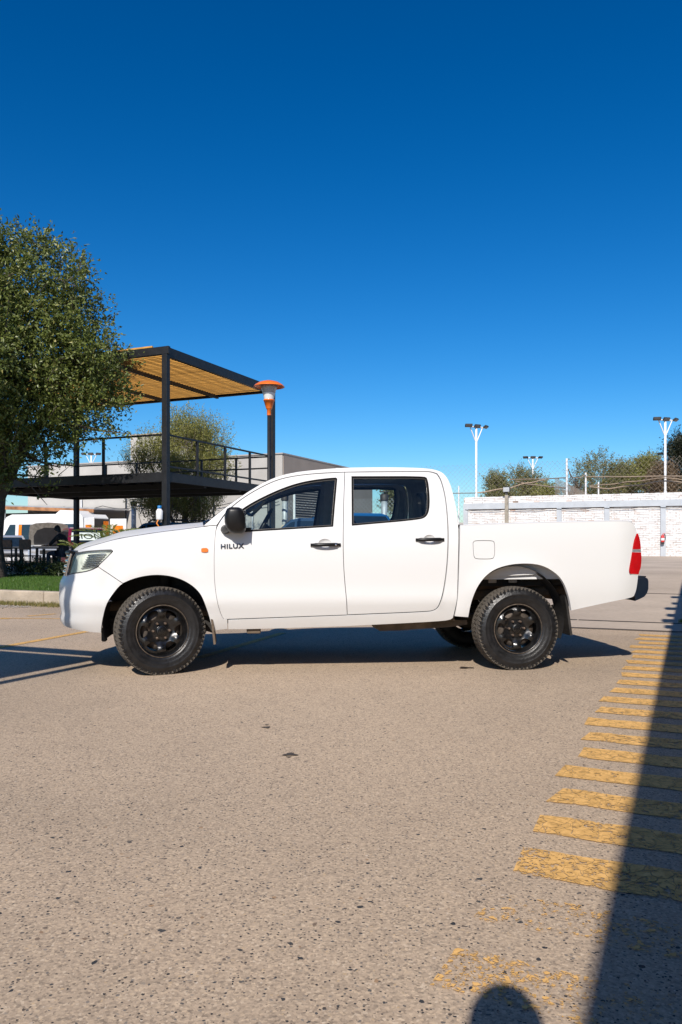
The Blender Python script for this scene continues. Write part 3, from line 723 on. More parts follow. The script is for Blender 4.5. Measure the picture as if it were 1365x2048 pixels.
# ---- bonnet
top = [inv(x, y - .6, 'fender') for x, y in [(152, 1101.8)] + _crease[1:-1]]
top = resample(top, .05, False); NT = 21; vs = []; fs = []; n_ = len(top)
fz0 = top[0][1]
for i, (u, z) in enumerate(top):
    e = surf(u, z, 'fender'); f = i / (n_ - 1)
    sc = nose_s(fz0) if i == 0 else None
    bul = (e.x - (nose_s(fz0) - .0)) * max(0, 1 - f * 3.0) ** 1.5 + .035 * f
    crown = .078 * min(1, f * 2.6) ** .8 * (1 - .45 * f)
    for j in range(NT):
        ta = -1 + 2 * j / (NT - 1); q = abs(ta)
        dome = 1 - q ** 3.4; ridge = .010 * math.exp(-((q - .56) / .10) ** 2) * min(1, 3 * f)
        vs.append((e.x - bul * (1 - ta * ta), e.y * -ta, e.z + crown * dome + ridge))
for i in range(n_ - 1):
    for j in range(NT - 1): fs.append((i * NT + j, i * NT + j + 1, (i + 1) * NT + j + 1, (i + 1) * NT + j))
hood = MB().add(vs, fs, True)
lip = [vs[j] for j in range(NT)]
hood.add(lip + [(x + .02, y, z - .03) for x, y, z in lip], [(j, j + 1, j + 1 + NT, j + NT) for j in range(NT - 1)], True)
hood.build('bonnet', T_WHITE, truck)
# cowl and wipers between bonnet and windscreen
e0 = surf(*top[-1], 'fender')
MB().box((e0.x + .07, 0, e0.z - .02), (.30, 1.36, .03)).build('cowl', T_BLACKP, truck)
for t0 in (-.1, .45):
    MB().tube([(e0.x - .05, t0 - .35, e0.z + .03), (e0.x + .02, t0, e0.z + .075), (e0.x + .06, t0 + .2, e0.z + .02)], .009, 6).build('wiper', T_BLACKP, truck)

# ---- load bed
o_bed = [(920.6, 1051), (1073, 1045.6), (1202, 1042.9), (1256, 1042.2), (1263, 1044), (1268, 1048.5), (1271.5, 1056), (1274, 1066.5), (1270, 1076), (1267, 1087), (1262, 1119), (1257.8, 1142), (1260, 1149), (1277, 1150), (1275, 1168), (1272.5, 1182), (1268.4, 1192), (1263.6, 1195.3), (1233, 1201.5), (1202, 1208), (1170, 1215), (1143, 1221.3),
         (1140.5, 1204), (1136, 1187), (1131.5, 1173.5), (1125, 1161), (1116.5, 1150.5), (1105.6, 1142), (1094, 1135), (1080, 1129.8), (1064, 1127.4), (1047.6, 1127), (1028, 1128.2), (1009, 1132), (993, 1137.5), (980, 1145), (967.5, 1156.5), (957, 1171), (950, 1185), (944.5, 1200), (940, 1217), (937, 1234.5), (909.6, 1232.3), (916, 1197), (919, 1120), (920.4, 1067)]
BD = P(o_bed, 'bed')
fl_px = [(946, 1086), (948.5, 1082), (954, 1080.6), (983, 1080.6), (988, 1082.5), (990.4, 1087), (990.4, 1111), (987.5, 1116.6), (982, 1118.6), (956, 1118.6), (950, 1116.5), (947, 1111)]
FL = P(fl_px, 'bed')
bed_in = []
for fx, nm in ((ident, 'near'), (flip, 'far')):
    o_ = fx(panel(inset(BD, .001), [FL] if nm == 'near' else [], 'bed', .05, .03)).build('bed_side', T_WHITE, truck)
    if nm == 'near': panel(inset(FL, .005), (), 'bed', .05, .02, -.001).build('fuel_flap', T_WHITE, o_)
    topl = resample([q for q in BD if q[1] > 1.21], .06, False)
    tops = sorted(topl); vs = []; fs = []
    for u, z in tops:
        p = surf(u, z, 'bed'); vs += [p, p + Vector((0, .012, .008)), p + Vector((0, .075, .008)), p + Vector((0, .085, -.03)), p + Vector((0, .085, -.46))]
    for i in range(len(tops) - 1):
        for j in range(4): fs.append((i * 5 + j, i * 5 + j + 1, (i + 1) * 5 + j + 1, (i + 1) * 5 + j))
    fx(MB().add(vs, fs, True)).build('bed_rail', T_WHITE, o_)
s0 = inv(921, 1051, 'bed')[0]; s1 = inv(1268, 1052, 'bed')[0]; zb0 = inv(921, 1051, 'bed')[1]; zb1 = inv(1256, 1042, 'bed')[1]
MB().box(((s0 + s1) / 2, 0, .80), (s1 - s0 - .04, 1.50, .05)).build('bed_floor', T_WHITE, truck)
MB().box((s0 + .03, 0, 1.02), (.04, 1.56, .46)).build('bed_front_wall', T_WHITE, truck)
TG = MB().box((s1 - .005, 0, (zb1 + .70) / 2), (.06, 1.50, zb1 - .71), bev=.02).build('tailgate', T_WHITE, truck)
MB().box((s1 + .03, 0, 1.08), (.02, .22, .06), bev=.008).build('handle', T_BLACKP, TG)
MB().box((s0 - .03, 0, zb0 - .05), (.05, 1.66, .10)).build('bed_gap_seal', T_UNDER, truck)
# tail lamps
def tail(fx):
    parts = [([(1275, 1066.9), (1270.6, 1077), (1267.8, 1087), (1265.5, 1098.6), (1281.0, 1098.6), (1280.2, 1086), (1278.3, 1076)], T_RED),
             ([(1265.4, 1099), (1264.4, 1104.2), (1281.4, 1104.2), (1281, 1099)], T_SILVER),
             ([(1264.2, 1104.6), (1261.8, 1120), (1258.6, 1141), (1260.4, 1147.6), (1276.5, 1148.6), (1278, 1142), (1280.6, 1137), (1282.4, 1120), (1281.6, 1104.6)], T_RED)]
    root = None
    for pxs, mt in parts:
        pl = soften([inv(x, y, 'bed') for x, y in pxs], 1)
        mb = panel(pl, (), 'bed', .03, .11, .007)
        mb = fx(mb); root = mb.build('tail_light' if root is None else 'lens_band' if mt is T_SILVER else 'lower_lens', mt, root or truck)
        if root.parent is not truck: root = root.parent
tail(ident); tail(flip)
# rear bumper: chromed corner profile carried across the width
bpx = [(1270.5, 1165), (1275, 1157.5), (1280, 1155.6), (1294, 1154.8), (1298.5, 1157), (1300, 1162), (1300, 1177), (1297, 1186), (1291, 1193), (1280, 1198), (1271, 1201.5)]
pr = [st_at(x, y, .80) for x, y in bpx]
def rear_prof(t):
    q = abs(t) / .80; k = .0 if q < .75 else (q - .75) / .25; sh = .03 * (1 - q * q) - .02 * k * k
    return [Vector((s + sh + (s1 + .06 - s) * .08 * k ** 3, -t, z)) for s, z in pr]
ts = [-.83, -.82, -.78, -.7, -.5, -.25, 0, .25, .5, .7, .78, .82, .83]; vs = []; fs = []; n_ = len(pr)
for t in ts: vs += rear_prof(max(-.80, min(.80, t * .8 / .83)))
for i, t in enumerate(ts):
    for j in range(n_): vs[i * n_ + j].y = -t
for i in range(len(ts) - 1):
    for j in range(n_ - 1): fs.append((i * n_ + j, i * n_ + j + 1, (i + 1) * n_ + j + 1, (i + 1) * n_ + j))
rb = MB().add(vs, fs, True); rb.add(vs[:n_], [tuple(range(n_))]); rb.add(vs[-n_:], [tuple(range(n_))])
RB = rb.build('rear_bumper', T_CHROME, truck)
MB().box((pr[3][0] - .035, 0, pr[3][1] + .004), (.11, 1.5, .012)).build('step_pad', T_BLACKP, RB)
for t in (-.5, .5): MB().box((s1 + .02, t, .66), (.16, .08, .07)).build('bumper_bracket', T_UNDER, RB)

# ---- mirror
def mirror(fx):
    c0 = st_at(467, 1040, .97); c = Vector((c0[0], -.962, c0[1]))
    rows = [(-.118, .35, .30, .030), (-.105, .72, .55, .024), (-.07, .95, .84, .016), (-.02, 1.0, .98, .006), (.03, 1.0, 1.0, -.004), (.075, .96, 1.0, -.010), (.10, .86, .92, -.012), (.112, .55, .62, -.012)]
    vs = []; N = 22; fs = []
    for z, lx, ly, sh in rows:
        for j in range(N):
            a = 2 * math.pi * j / N; e = .62
            x = math.copysign(abs(math.cos(a)) ** e, math.cos(a)) * .085 * lx; y = math.copysign(abs(math.sin(a)) ** e, math.sin(a)) * .092 * ly
            if x < 0: x *= 1.05 - .35 * max(0, z / .11)
            vs.append(c + Vector((x + sh + .012 - z * -.02, y, z * .93)))
    for i in range(len(rows) - 1):
        for j in range(N): fs.append((i * N + j, i * N + (j + 1) % N, (i + 1) * N + (j + 1) % N, (i + 1) * N + j))
    mb = MB().add(vs, fs, True); mb.add(vs[:N], [tuple(range(N))], True); mb.add(vs[-N:], [tuple(range(N))], True)
    r_ = fx(mb).build('mirror', T_BLACKP, truck)
    ft = st_at(452, 1062, .9)
    foot = MB().tube([(ft[0] - .005, -.845, ft[1] + .012), (ft[0] + .0, -.90, ft[1] + .015), (ft[0] + .03, -.965, ft[1] + .035)], [.042, .036, .034], 10)
    foot.box((ft[0] + .09, -.862, ft[1] + .012), (.24, .012, .035))
    fx(foot).build('mirror_foot', T_BLACKP, r_)
    gl = MB().box(c + Vector((.098, 0, .005)), (.006, .145, .165), bev=.002)
    fx(gl).build('mirror_glass', T_CHROME, r_)
mirror(ident); mirror(flip)

# ---- name badge on the front door
cu = bpy.data.curves.new('badge_text', 'FONT'); cu.body = 'HILUX'; cu.size = 1; cu.extrude = .05; cu.space_character = 1.12; cu.offset = .022
tob = bpy.data.objects.new('badge_text', cu); col.objects.link(tob); bpy.context.view_layer.update()
me = bpy.data.meshes.new_from_object(tob.evaluated_get(bpy.context.evaluated_depsgraph_get())); bpy.data.objects.remove(tob)
co = np.array([v.co for v in me.vertices]); lo, hi = co.min(0), co.max(0)
for v in me.vertices:
    fx_ = (v.co.x - lo[0]) / (hi[0] - lo[0]); fy_ = (v.co.y - lo[1]) / (hi[1] - lo[1])
    u, z = inv(442 + 46.5 * fx_, 1097.3 - 9.2 * fy_ - 1.2 * fx_); p = surf(u, z)
    v.co = p + Vector((0, -.004 - (v.co.z + .05) * .05, 0))
link('name_badge', me, pmat('badge_chrome', (.16, .17, .20), .2, .9, var=.5, scale=60), truck)

# ---- arches, underbody, chassis
def arch(s0, z0, fx, r0=.455, t_in=.42, t_out=.815):
    vs = []; fs = []; N = 22
    for k in range(N + 1):
        a = math.radians(-18 + 216 * k / N); x, z = s0 + r0 * math.cos(a), z0 + r0 * math.sin(a)
        vs += [(x, -t_out, z), (x, -t_in, z)]
    for k in range(N): fs.append((2 * k, 2 * k + 1, 2 * k + 3, 2 * k + 2))
    vs2 = [(s0, -t_in, z0)] + [vs[2 * k + 1] for k in range(N + 1)]
    mb = MB().add(vs, fs, True); mb.add(vs2, [(0, k + 1, k + 2) for k in range(N)])
    return fx(mb)
for fx in (ident, flip):
    arch(.0, .44, fx, .462, .44, .80).build('wheel_arch_liner', T_UNDER, truck)
    vs = []; fs = []; N = 18                      # rear: pressed inner panel, dark beyond
    for k in range(N + 1):
        a = math.radians(8 + 164 * k / N); x, z = WB + .46 * math.cos(a) - .005, .42 + .475 * math.sin(a); vs += [(x, -.815, z), (x, -.66, max(.78, z) if z > .70 else z)]
    for k in range(N): fs.append((2 * k, 2 * k + 1, 2 * k + 3, 2 * k + 2))
    al = fx(MB().add(vs, fs, True)).build('wheel_arch_liner', T_INNER, truck)
    fx(MB().box((WB - .08, -.655, .86), (.62, .012, .17))).build('inner_panel', T_INNER, al)
    for ds in (-.16, .03): fx(MB().box((WB + ds, -.675, .775), (.075, .03, .07), bev=.006)).build('bracket', T_INNER, al)
    vs = []; fs = []
    for k in range(9):
        a = math.radians(-22 + 85 * k / 8); vs += [(WB + .452 * math.cos(a), -.83, .42 + .462 * math.sin(a)), (WB + .452 * math.cos(a), -.62, .42 + .462 * math.sin(a))]
    for k in range(8): fs.append((2 * k, 2 * k + 1, 2 * k + 3, 2 * k + 2))
    fx(MB().add(vs, fs, True)).build('splash_guard', T_UNDER, al)
    # mud flaps
    f0 = st_at(424, 1245, .80); f1 = st_at(430, 1288, .80)
    fx(MB().bar((f0[0], -.70, f0[1] + .05), (f1[0], -.70, f1[1]), .26, .018, up=(1, 0, 0))).build('mudflap', T_RUSTY, truck)
    f0 = st_at(1130, 1190, .78); f1 = st_at(1141, 1270, .78)
    fx(MB().bar((f0[0], -.68, f0[1]), (f1[0], -.68, f1[1]), .25, .022, up=(1, 0, 0))).build('mudflap', T_UNDER, truck)
    # frame rail, sill rocker, leaf spring, damper
    fx(MB().tube([(-.75, -.40, .52), (-.3, -.42, .56), (.35, -.45, .50), (1.2, -.5, .48), (2.4, -.5, .50), (2.8, -.5, .62), (3.5, -.5, .66), (4.15, -.5, .66)], .06, 4)).build('frame_rail', T_RUSTY, truck)
    fx(MB().tube([(WB - .62, -.56, .50), (WB - .3, -.56, .44), (WB, -.56, .42), (WB + .35, -.56, .47), (WB + .66, -.56, .56)], .032, 6)).build('leaf_spring', T_UNDER, truck)
    fx(MB().tube([(.0, -.52, .3), (.02, -.50, .85)], .05, 10)).build('strut', T_UNDER, truck)
MB().box((1.5, 0, .455), (2.1, 1.52, .08)).build('floor_pan', T_RUSTY, truck)
MB().box((-.18, 0, .70), (.95, .86, .42)).build('engine_block', T_UNDER, truck)
MB().box((.62, 0, .80), (.06, 1.62, .70)).build('firewall', T_INT, truck)
MB().box((3.2, 0, .74), (1.9, 1.24, .06)).build('bed_subframe', T_UNDER, truck)
MB().tube([(WB, -.70, .37), (WB, .70, .37)], .045, 12).build('rear_axle', T_UNDER, truck)
MB().lathe([(0, -.13), (.09, -.11), (.15, -.03), (.15, .03), (.09, .11), (0, .13)], 16, Matrix.Translation((WB, .05, .37)) @ Matrix.Rotation(R(90), 4, 'Y')).build('differential', T_UNDER, truck)
MB().tube([(.0, -.68, .37), (.0, .68, .37)], .04, 10).build('front_axle', T_UNDER, truck)
e1 = st_at(735, 1246, .62); e2 = st_at(940, 1247, .62)
tank = MB()
pts = [(735, 1245.5), (752, 1252), (760, 1262), (800, 1261), (850, 1257.5), (900, 1254), (935, 1249), (935, 1240), (735, 1240)]
pp = [st_at(x, y, .66) for x, y in pts]; tank.prism(pp, lambda s, z: (s, -.66, z), lambda s, z: (s, -.30, z)); tank.build('fuel_tank_guard', T_RUSTY, truck)
br = st_at(508, 1263, .74); MB().box((br[0], -.70, br[1] + .02), (.12, .10, .075), bev=.008).build('step_bracket', T_RUSTY, truck)
MB().tube([(1.0, .3, .40), (2.2, .32, .40), (2.7, .45, .46), (3.3, .55, .62), (4.1, .6, .52)], .035, 10).build('exhaust_pipe', T_RUSTY, truck)
MB().prism([(-.80, .47), (-.52, .44), (-.50, .375), (-.56, .36), (-.62, .41), (-.78, .44)], lambda s, z: (s + .12, -.46, z), lambda s, z: (s + .12, .46, z)).build('under_bumper_skid', T_UNDER, truck)
hk = st_at(204.5, 1272, .72)
for t in (-.6, .6): MB().box((hk[0], t, hk[1]), (.045, .05, .12), bev=.01).build('tow_hook', T_UNDER, truck)

# ---- cabin
def sz(px, py, t): return st_at(px, py, t)
d0 = .80
MB().prism([(d0 - .12, .8), (d0 - .12, 1.13), (d0 + .15, 1.175), (d0 + .38, 1.15), (d0 + .46, 1.08), (d0 + .42, .8)], lambda s, z: (s, -.76, z), lambda s, z: (s, .76, z)).build('dashboard', T_INT, truck)
wc = sz(520, 1049, .42); SWL = empty('steering_wheel', (wc[0] + .02, -.38, wc[1] - .03)); SWL.parent = truck
tr = Matrix.Rotation(R(-62), 4, 'Y')
ringp = [tr @ Vector((.185 * math.cos(a), .185 * math.sin(a), 0)) for a in np.linspace(0, 2 * math.pi, 33)]
MB().tube(ringp, .017, 8, False).build('rim', T_BLACKP, SWL)
for a in (0.2, math.pi - .2, -math.pi / 2): MB().tube([tr @ Vector((.05 * math.cos(a), .05 * math.sin(a), 0)), tr @ Vector((.18 * math.cos(a), .18 * math.sin(a), 0))], .014, 6).build('spoke', T_BLACKP, SWL)
MB().lathe([(0, .02), (.05, .018), (.06, 0), (.05, -.03), (.03, -.2)], 14, tr).build('hub', T_BLACKP, SWL)
def seat(s, t, wd, hd=True, top=1.20):
    mb = MB()
    mb.box((s - .22, -t, .80), (.52, wd, .16), bev=.05)
    m3 = Matrix.Rotation(R(14), 3, 'Y')
    mb.box((s + .06, -t, (.82 + top) / 2), (.15, wd, top - .72), m=m3, bev=.05)
    o = mb.build('seat', T_SEAT, truck)
    if hd:
        for dt in ([0] if wd < .7 else [-wd * .28, wd * .28]):
            h_ = MB().box((s + .15, -t + dt, top + .10), (.10, .26, .15), m=m3, bev=.04).build('headrest', T_SEAT, o)
            MB().tube([(s + .11, -t + dt, top - .04), (s + .14, -t + dt, top + .06)], .03, 8).build('headrest_post', T_BLACKP, h_)
seat(1.53, .37, .50, True, 1.13); seat(1.53, -.37, .50, True, 1.13); seat(2.28, 0, 1.30, True, 1.12)
# head lining and pillar trims follow the skin from inside
hl = span(rf, lambda i, t: (-.02 * (1 - t * t), .028 * (1 - abs(t) ** 2.2) - .045)); hl.v = [(x, y * .97, z) for x, y, z in hl.v]
hl.build('head_lining', T_LINING, truck)
it = panel(inset(CF, .01), (), 'cab', .10, 0, -.035)
for mb_ in (it, flip(it)):
    mb_.build('pillar_trim', T_LINING, truck)
def bpost(fx):
    vs = []; fs = []; u0, u1 = inv(672, 1000)[0], inv(712, 1000)[0]
    for k in range(12):
        z = 1.02 + (1.76 - 1.02) * k / 11; t = wfun(u0, z, 'cab') - .075
        vs += [(u0 + .02, -t, z), (u0 + .05, -t + .03, z), (u1 - .05, -t + .03, z), (u1 - .02, -t, z), (u1 - .02, -t - .03, z), (u0 + .02, -t - .03, z)]
    for k in range(11):
        for j in range(6): fs.append((k * 6 + j, k * 6 + (j + 1) % 6, (k + 1) * 6 + (j + 1) % 6, (k + 1) * 6 + j))
    fx(MB().add(vs, fs, False)).build('pillar_cover', T_LINING, truck)
bpost(ident); bpost(flip)
ib = MB(); ib.v = [(x - .035, y * .96, z) for x, y, z in s_.v]; ib.f = list(s_.f); ib.sm = list(s_.sm); ib.build('rear_wall_trim', T_LINING, truck)
for fx in (ident, flip):                          # assist grip on the front pillar
    a_ = sz(502, 1018, .60); b_ = sz(530, 1000, .60)
    fx(MB().tube([(a_[0], -.66, a_[1]), (a_[0] + .03, -.60, a_[1] - .01), (b_[0] - .02, -.585, b_[1] - .02), (b_[0], -.64, b_[1])], .018, 8)).build('assist_grip', T_INTL, truck)

# ---- wheels
W_TYRE = pmat('tyre_rubber', (.010, .010, .011), .40, var=.5, scale=16, bump=.12, rvar=.16)
W_TREAD = pmat('dusty_tread', (.085, .073, .06), .92, var=.35, scale=25, bump=.2)
W_TREADB = pmat('tread_groove', (.035, .032, .03), .95, var=.4, scale=25)
W_RIM = pmat('black_steel_rim', (.0065, .0065, .007), .3, .0, var=.4, scale=30, coat=.35, rvar=.08)
W_RUST = pmat('dusty_rim_edge', (.10, .075, .055), .7, .3, var=.5, scale=30)
W_NUT = pmat('lug_nut', (.30, .22, .17), .35, .7, var=.35, scale=40)
W_BRAKE = pmat('brake_drum', (.10, .08, .065), .7, .4, var=.5, scale=14)
AX = Matrix.Rotation(R(90), 4, 'X')              # lathe z -> outward (-y)
def scl(mb, k=1.062): mb.v = [(x * k, y, z * k) for x, y, z in mb.v]; return mb
def make_wheel():
    root = empty('wheel', (0, 0, 0)); root.parent = truck
    hw = .118
    tp = [(.212, .088), (.220, .098), (.233, .104), (.237, .1085), (.243, .107), (.262, .118), (.283, .1225), (.300, .1205), (.304, .1235), (.309, .120), (.333, .114), (.347, .106), (.354, .092), (.3575, .05), (.3575, -.05), (.354, -.092), (.347, -.106), (.30, -.121), (.258, -.118), (.208, -.098), (.200, -.088)]
    ty = MB().lathe(tp, 72, AX); flat(ty); tyre = ty.build('tyre', W_TYRE, root)
    tb = MB(); sb = MB(); NB = 62
    MB().lathe([(.3515, .0955), (.3592, .085), (.3608, .05), (.3608, -.05), (.3592, -.085), (.3515, -.0955)], 72, AX)
    base = MB().lathe([(.3515, .0985), (.3592, .088), (.3612, .05), (.3612, -.05), (.3592, -.088), (.3515, -.0985)], 72, AX); flat(base); base.build('tread_base', W_TREADB, tyre)
    def block(mb, a0, a1, w0, w1, r0, r1, sk=0.0, r1b=None):
        vs = []
        for top_ in (0, 1):
            for a in (a0, a1):
                for k, w_ in enumerate((w0, w1)):
                    aa = a + sk * k; r_ = r0 if not top_ else (r1 if k == 0 else (r1b or r1)); vs.append((r_ * math.cos(aa), -w_, r_ * math.sin(aa)))
        mb.add(vs, [(0, 1, 3, 2), (4, 6, 7, 5), (0, 4, 5, 1), (2, 3, 7, 6), (0, 2, 6, 4), (1, 5, 7, 3)])
    st = 2 * math.pi / NB
    for k in range(NB):
        a = k * st
        for sg in (-1, 1):
            o_ = 0 if sg > 0 else st / 2
            long_ = k % 2
            block(tb, a + o_, a + o_ + st * .70, sg * .074, sg * .1075, .345, TR, .03 * sg, .3645)
            block(sb, a + o_ + st * .04, a + o_ + st * (.62 if long_ else .5), sg * .098, sg * (.1165 if long_ else .1150), .330 if long_ else .338, .3625, 0, .352)
            block(tb, a + o_ + st * .25, a + o_ + st * .92, sg * .038, sg * .069, .352, TR, .05 * sg)
            block(tb, a + o_ + st * .45, a + o_ + st * 1.12, sg * .004, sg * .034, .352, TR, -.04 * sg)
    flat(tb); tb.build('tread_blocks', W_TREAD, tyre, kind='stuff'); flat(sb); sb.build('shoulder_lugs', W_TYRE, tyre, kind='stuff')
    rim = MB().lathe([(.2065, .094), (.2085, .099), (.2055, .1025), (.199, .100), (.195, .090), (.190, .080), (.188, .06), (.187, -.08), (.206, -.095)], 60, AX); rim = scl(rim).build('rim', W_RIM, root)
    scl(MB().lathe([(.2085, .0995), (.2062, .1035), (.2025, .1025)], 60, AX)).build('rim_edge', W_RUST, rim)
    # pressed disc with six windows
    outl = [(.1875 * math.cos(a), .1875 * math.sin(a)) for a in np.linspace(0, 2 * math.pi, 72, endpoint=False)]
    holes = []
    for k in range(6):
        c = math.pi / 3 * k; hp = []
        for r_, da in ((.107, -.13), (.111, -.19), (.126, -.265), (.146, -.315), (.160, -.31), (.168, -.25), (.171, 0), (.168, .25), (.160, .31), (.146, .315), (.126, .265), (.111, .19), (.107, .13), (.105, 0)):
            hp.append((r_ * math.cos(c + da), r_ * math.sin(c + da)))
        holes.append(soften(hp, 1, 80))
    v, f, loops = tri_panel(outl, holes, .014)
    def hgt(x, y):
        r_ = math.hypot(x, y); a = math.atan2(y, x); sp = abs(math.cos(3 * a))   # 0 on spokes
        base = float(np.interp(r_, [0, .05, .06, .088, .10, .13, .155, .172, .1875], [.050, .050, .046, .046, .054, .078, .082, .072, .066]))
        rb_ = math.exp(-((r_ - .135) / .035) ** 2)
        return base + rb_ * (.012 * (1 - sp) ** 1.5 - .012 * sp)
    dm = MB().add([(x, -hgt(x, y), y) for x, y in v], [tuple(int(i) for i in t) for t in f], True)
    for lp in loops[1:]:
        n_ = len(lp); t_ = [(x, -hgt(x, y), y) for x, y in lp]; b_ = [(x, -hgt(x, y) + .022, y) for x, y in lp]
        dm.add(t_ + b_, [(i, (i + 1) % n_, (i + 1) % n_ + n_, i + n_) for i in range(n_)], True)
    scl(dm).build('wheel_disc', W_RIM, rim)
    MB().lathe([(0, .03), (.12, .028), (.165, .02), (.17, -.05)], 40, AX).build('brake_drum', W_BRAKE, root)
    for k in range(6):
        a = math.pi / 3 * k; x, z = .069 * math.cos(a), .069 * math.sin(a)
        MB().lathe([(0, .028), (.006, .027), (.0105, .02), (.0115, 0)], 6, Matrix.Translation((x, -.046, z)) @ AX, smooth=False).build('lug_nut', W_NUT, root)
    MB().lathe([(0, .034), (.012, .034), (.014, .03), (.026, .028), (.03, .022), (.04, .018), (.044, .002), (.046, 0)], 28, Matrix.Translation((0, -.049, 0)) @ AX, smooth=False).build('hub_cap', W_RIM, root)
    return root
def flat(mb):                                     # the tyre settles a little where it stands
    mb.v = [(x, y * (1 + .5 * max(0, -z - .33)), max(z, -.3635) if z < -.3 else z) for x, y, z in mb.v]
wheel0 = make_wheel(); HZ = .3635
def place_wheel(first, s, t, steer=0.0, far=False):
    w_ = wheel0 if first else copy_tree(wheel0, truck)
    y_ = -(t - .1235) if not far else (t - .1235); q_ = to_world(s, -y_, 0); w_.location = (s, y_, HZ + ground_z(q_.x, q_.y)); w_.rotation_euler = (0, 0, steer + (math.pi if far else 0))
place_wheel(True, 0, TYRE_T, R(19)); place_wheel(False, WB + .022, TYRE_T)
place_wheel(False, 0, TYRE_T, R(17), True); place_wheel(False, WB + .022, TYRE_T, 0, True)
# ------------------------------------------------------------------ things behind and around the truck
def root_of(o):
    while o.parent is not None: o = o.parent
    return o
def bw(mb, name, mat, parent=None, **kw):         # build from world coordinates under a thing whose Empty is not turned
    if parent is not None:
        L = root_of(parent).location; mb.v = [(x - L.x, y - L.y, z - L.z) for x, y, z in mb.v]
    return mb.build(name, mat, parent, **kw)
def sp(a, b, z=0.0): return site(a, b, z)
B_BLACK = pmat('black_steel', (.0085, .009, .011), .5, .0, var=.35, scale=5, bump=.08, rvar=.1)
B_WOODY = pmat('yellow_slat_wood', (.52, .27, .055), .7, var=.3, scale=7, bump=.1)
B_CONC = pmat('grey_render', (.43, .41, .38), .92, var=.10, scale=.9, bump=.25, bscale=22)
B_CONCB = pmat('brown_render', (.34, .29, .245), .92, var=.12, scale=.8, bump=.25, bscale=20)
B_GALV = pmat('galvanised', (.42, .44, .46), .5, .2, var=.2, scale=6)
B_WHITEM = pmat('white_metal', (.74, .74, .74), .5, .0, var=.06, scale=8)
B_RUST = pmat('rusty_fascia', (.30, .14, .06), .85, var=.4, scale=3)
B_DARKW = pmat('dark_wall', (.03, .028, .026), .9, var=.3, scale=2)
B_TIN = pmat('tin_roof', (.45, .46, .47), .5, .5, var=.15, scale=3)
B_BROWNW = pmat('brown_wood', (.13, .06, .03), .6, var=.35, scale=14)

# --- steel deck with slatted pergola
dk = empty('raised_deck', sp(17, 12.4, .3), label='black steel viewing deck with yellow slatted pergola roof and railings', cat='deck')
A0, A1, B0, B1 = 17.0, 22.7, 12.4, 20.5
mid = lambda a, b, z0, z1: sp(a, b, (z0 + z1) / 2)
RZ = -SA                                          # box x axis along... rotated so local y runs along U
def sbox(mb, a, b, z0, z1, da, db, bev=0.0): return mb.box(sp(a, b, (z0 + z1) / 2), (db, da, z1 - z0), RZ, bev=bev)
for a in (A0, A1):
    for b in (B0, B1): bw(sbox(MB(), a, b, .32, 5.985, .155, .155, .006), 'post', B_BLACK, dk)
for a in (A0, A1): bw(sbox(MB(), a, (B0 + B1) / 2, 5.99, 6.19, .10, B1 - B0 + .22, .006), 'roof_beam', B_BLACK, dk)
for b in (B0, B1): bw(sbox(MB(), (A0 + A1) / 2, b, 5.93, 6.183, A1 - A0 - .11, .10, .006), 'roof_beam', B_BLACK, dk)
for b in (14.43, 16.45, 18.5): bw(sbox(MB(), (A0 + A1) / 2, b, 5.93, 6.035, A1 - A0 - .11, .08), 'roof_joist', B_BLACK, dk)
slm = sbox(MB(), 0, 0, -.03, .03, .068, B1 - B0 - .12, .004).mesh('slat')
for k in range(40):
    o = link('slat', slm, B_WOODY if k == 0 else None, dk); p = sp(A0 + .11 + k * .1405, (B0 + B1) / 2, 6.08 + random.uniform(-.002, .002)); o.location = p - dk.location
    o.rotation_euler = (0, 0, random.uniform(-.002, .002))
bw(sbox(MB(), A0 - .02, B0 + 3.0, 6.195, 6.235, .05, 5.2), 'loose_slat', B_WOODY, dk)
for a in (A0, A1): bw(sbox(MB(), a, (B0 + B1) / 2, 2.70, 2.915, .09, B1 - B0 - .2, .005), 'deck_beam', B_BLACK, dk)
for b in (B0, B1): bw(sbox(MB(), (A0 + A1) / 2, b, 2.70, 2.915, A1 - A0 - .2, .09, .005), 'deck_beam', B_BLACK, dk)
bw(sbox(MB(), (A0 + A1) / 2, (B0 + B1) / 2, 2.918, 2.95, A1 - A0 + .04, B1 - B0 + .04), 'deck_floor', B_BLACK, dk)
for a in (18.9, 20.8): bw(sbox(MB(), a, (B0 + B1) / 2, 2.66, 2.86, .10, B1 - B0 - .1), 'deck_girder', B_BLACK, dk)
for k in range(12): bw(sbox(MB(), (A0 + A1) / 2, B0 + .6 + k * .62, 2.80, 2.916, A1 - A0 - .1, .05), 'deck_joist', B_BLACK, dk)
def rail(a0, b0, a1, b1, z, w=.05): return MB().bar(sp(a0, b0, z), sp(a1, b1, z), w, .045)
for (a0, b0, a1, b1, zs, np_) in ((A0, B0, A0, B1, (3.92,), 4), (A1, B0, A1, B1, (3.92, 3.55), 6), (A0, B0, A1, B0, (3.92, 3.10), 4), (A0, B1, A1, B1, (3.92, 3.4), 4)):
    for z in zs: bw(rail(a0, b0, a1, b1, z), 'handrail' if z > 3.9 else 'lower_rail', B_BLACK, dk)
    for k in range(1, np_):
        f = k / np_; bw(sbox(MB(), a0 + (a1 - a0) * f, b0 + (b1 - b0) * f, 2.95, 3.9, .06, .06), 'rail_post', B_BLACK, dk)
slab = sbox(MB(), 19.9, 16.6, -.05, .315, 5.9, 9.4, .01).build('deck_slab', pmat('slab_concrete', (.18, .18, .18), .9, var=.2, scale=3, bump=.2), None, kind='structure')
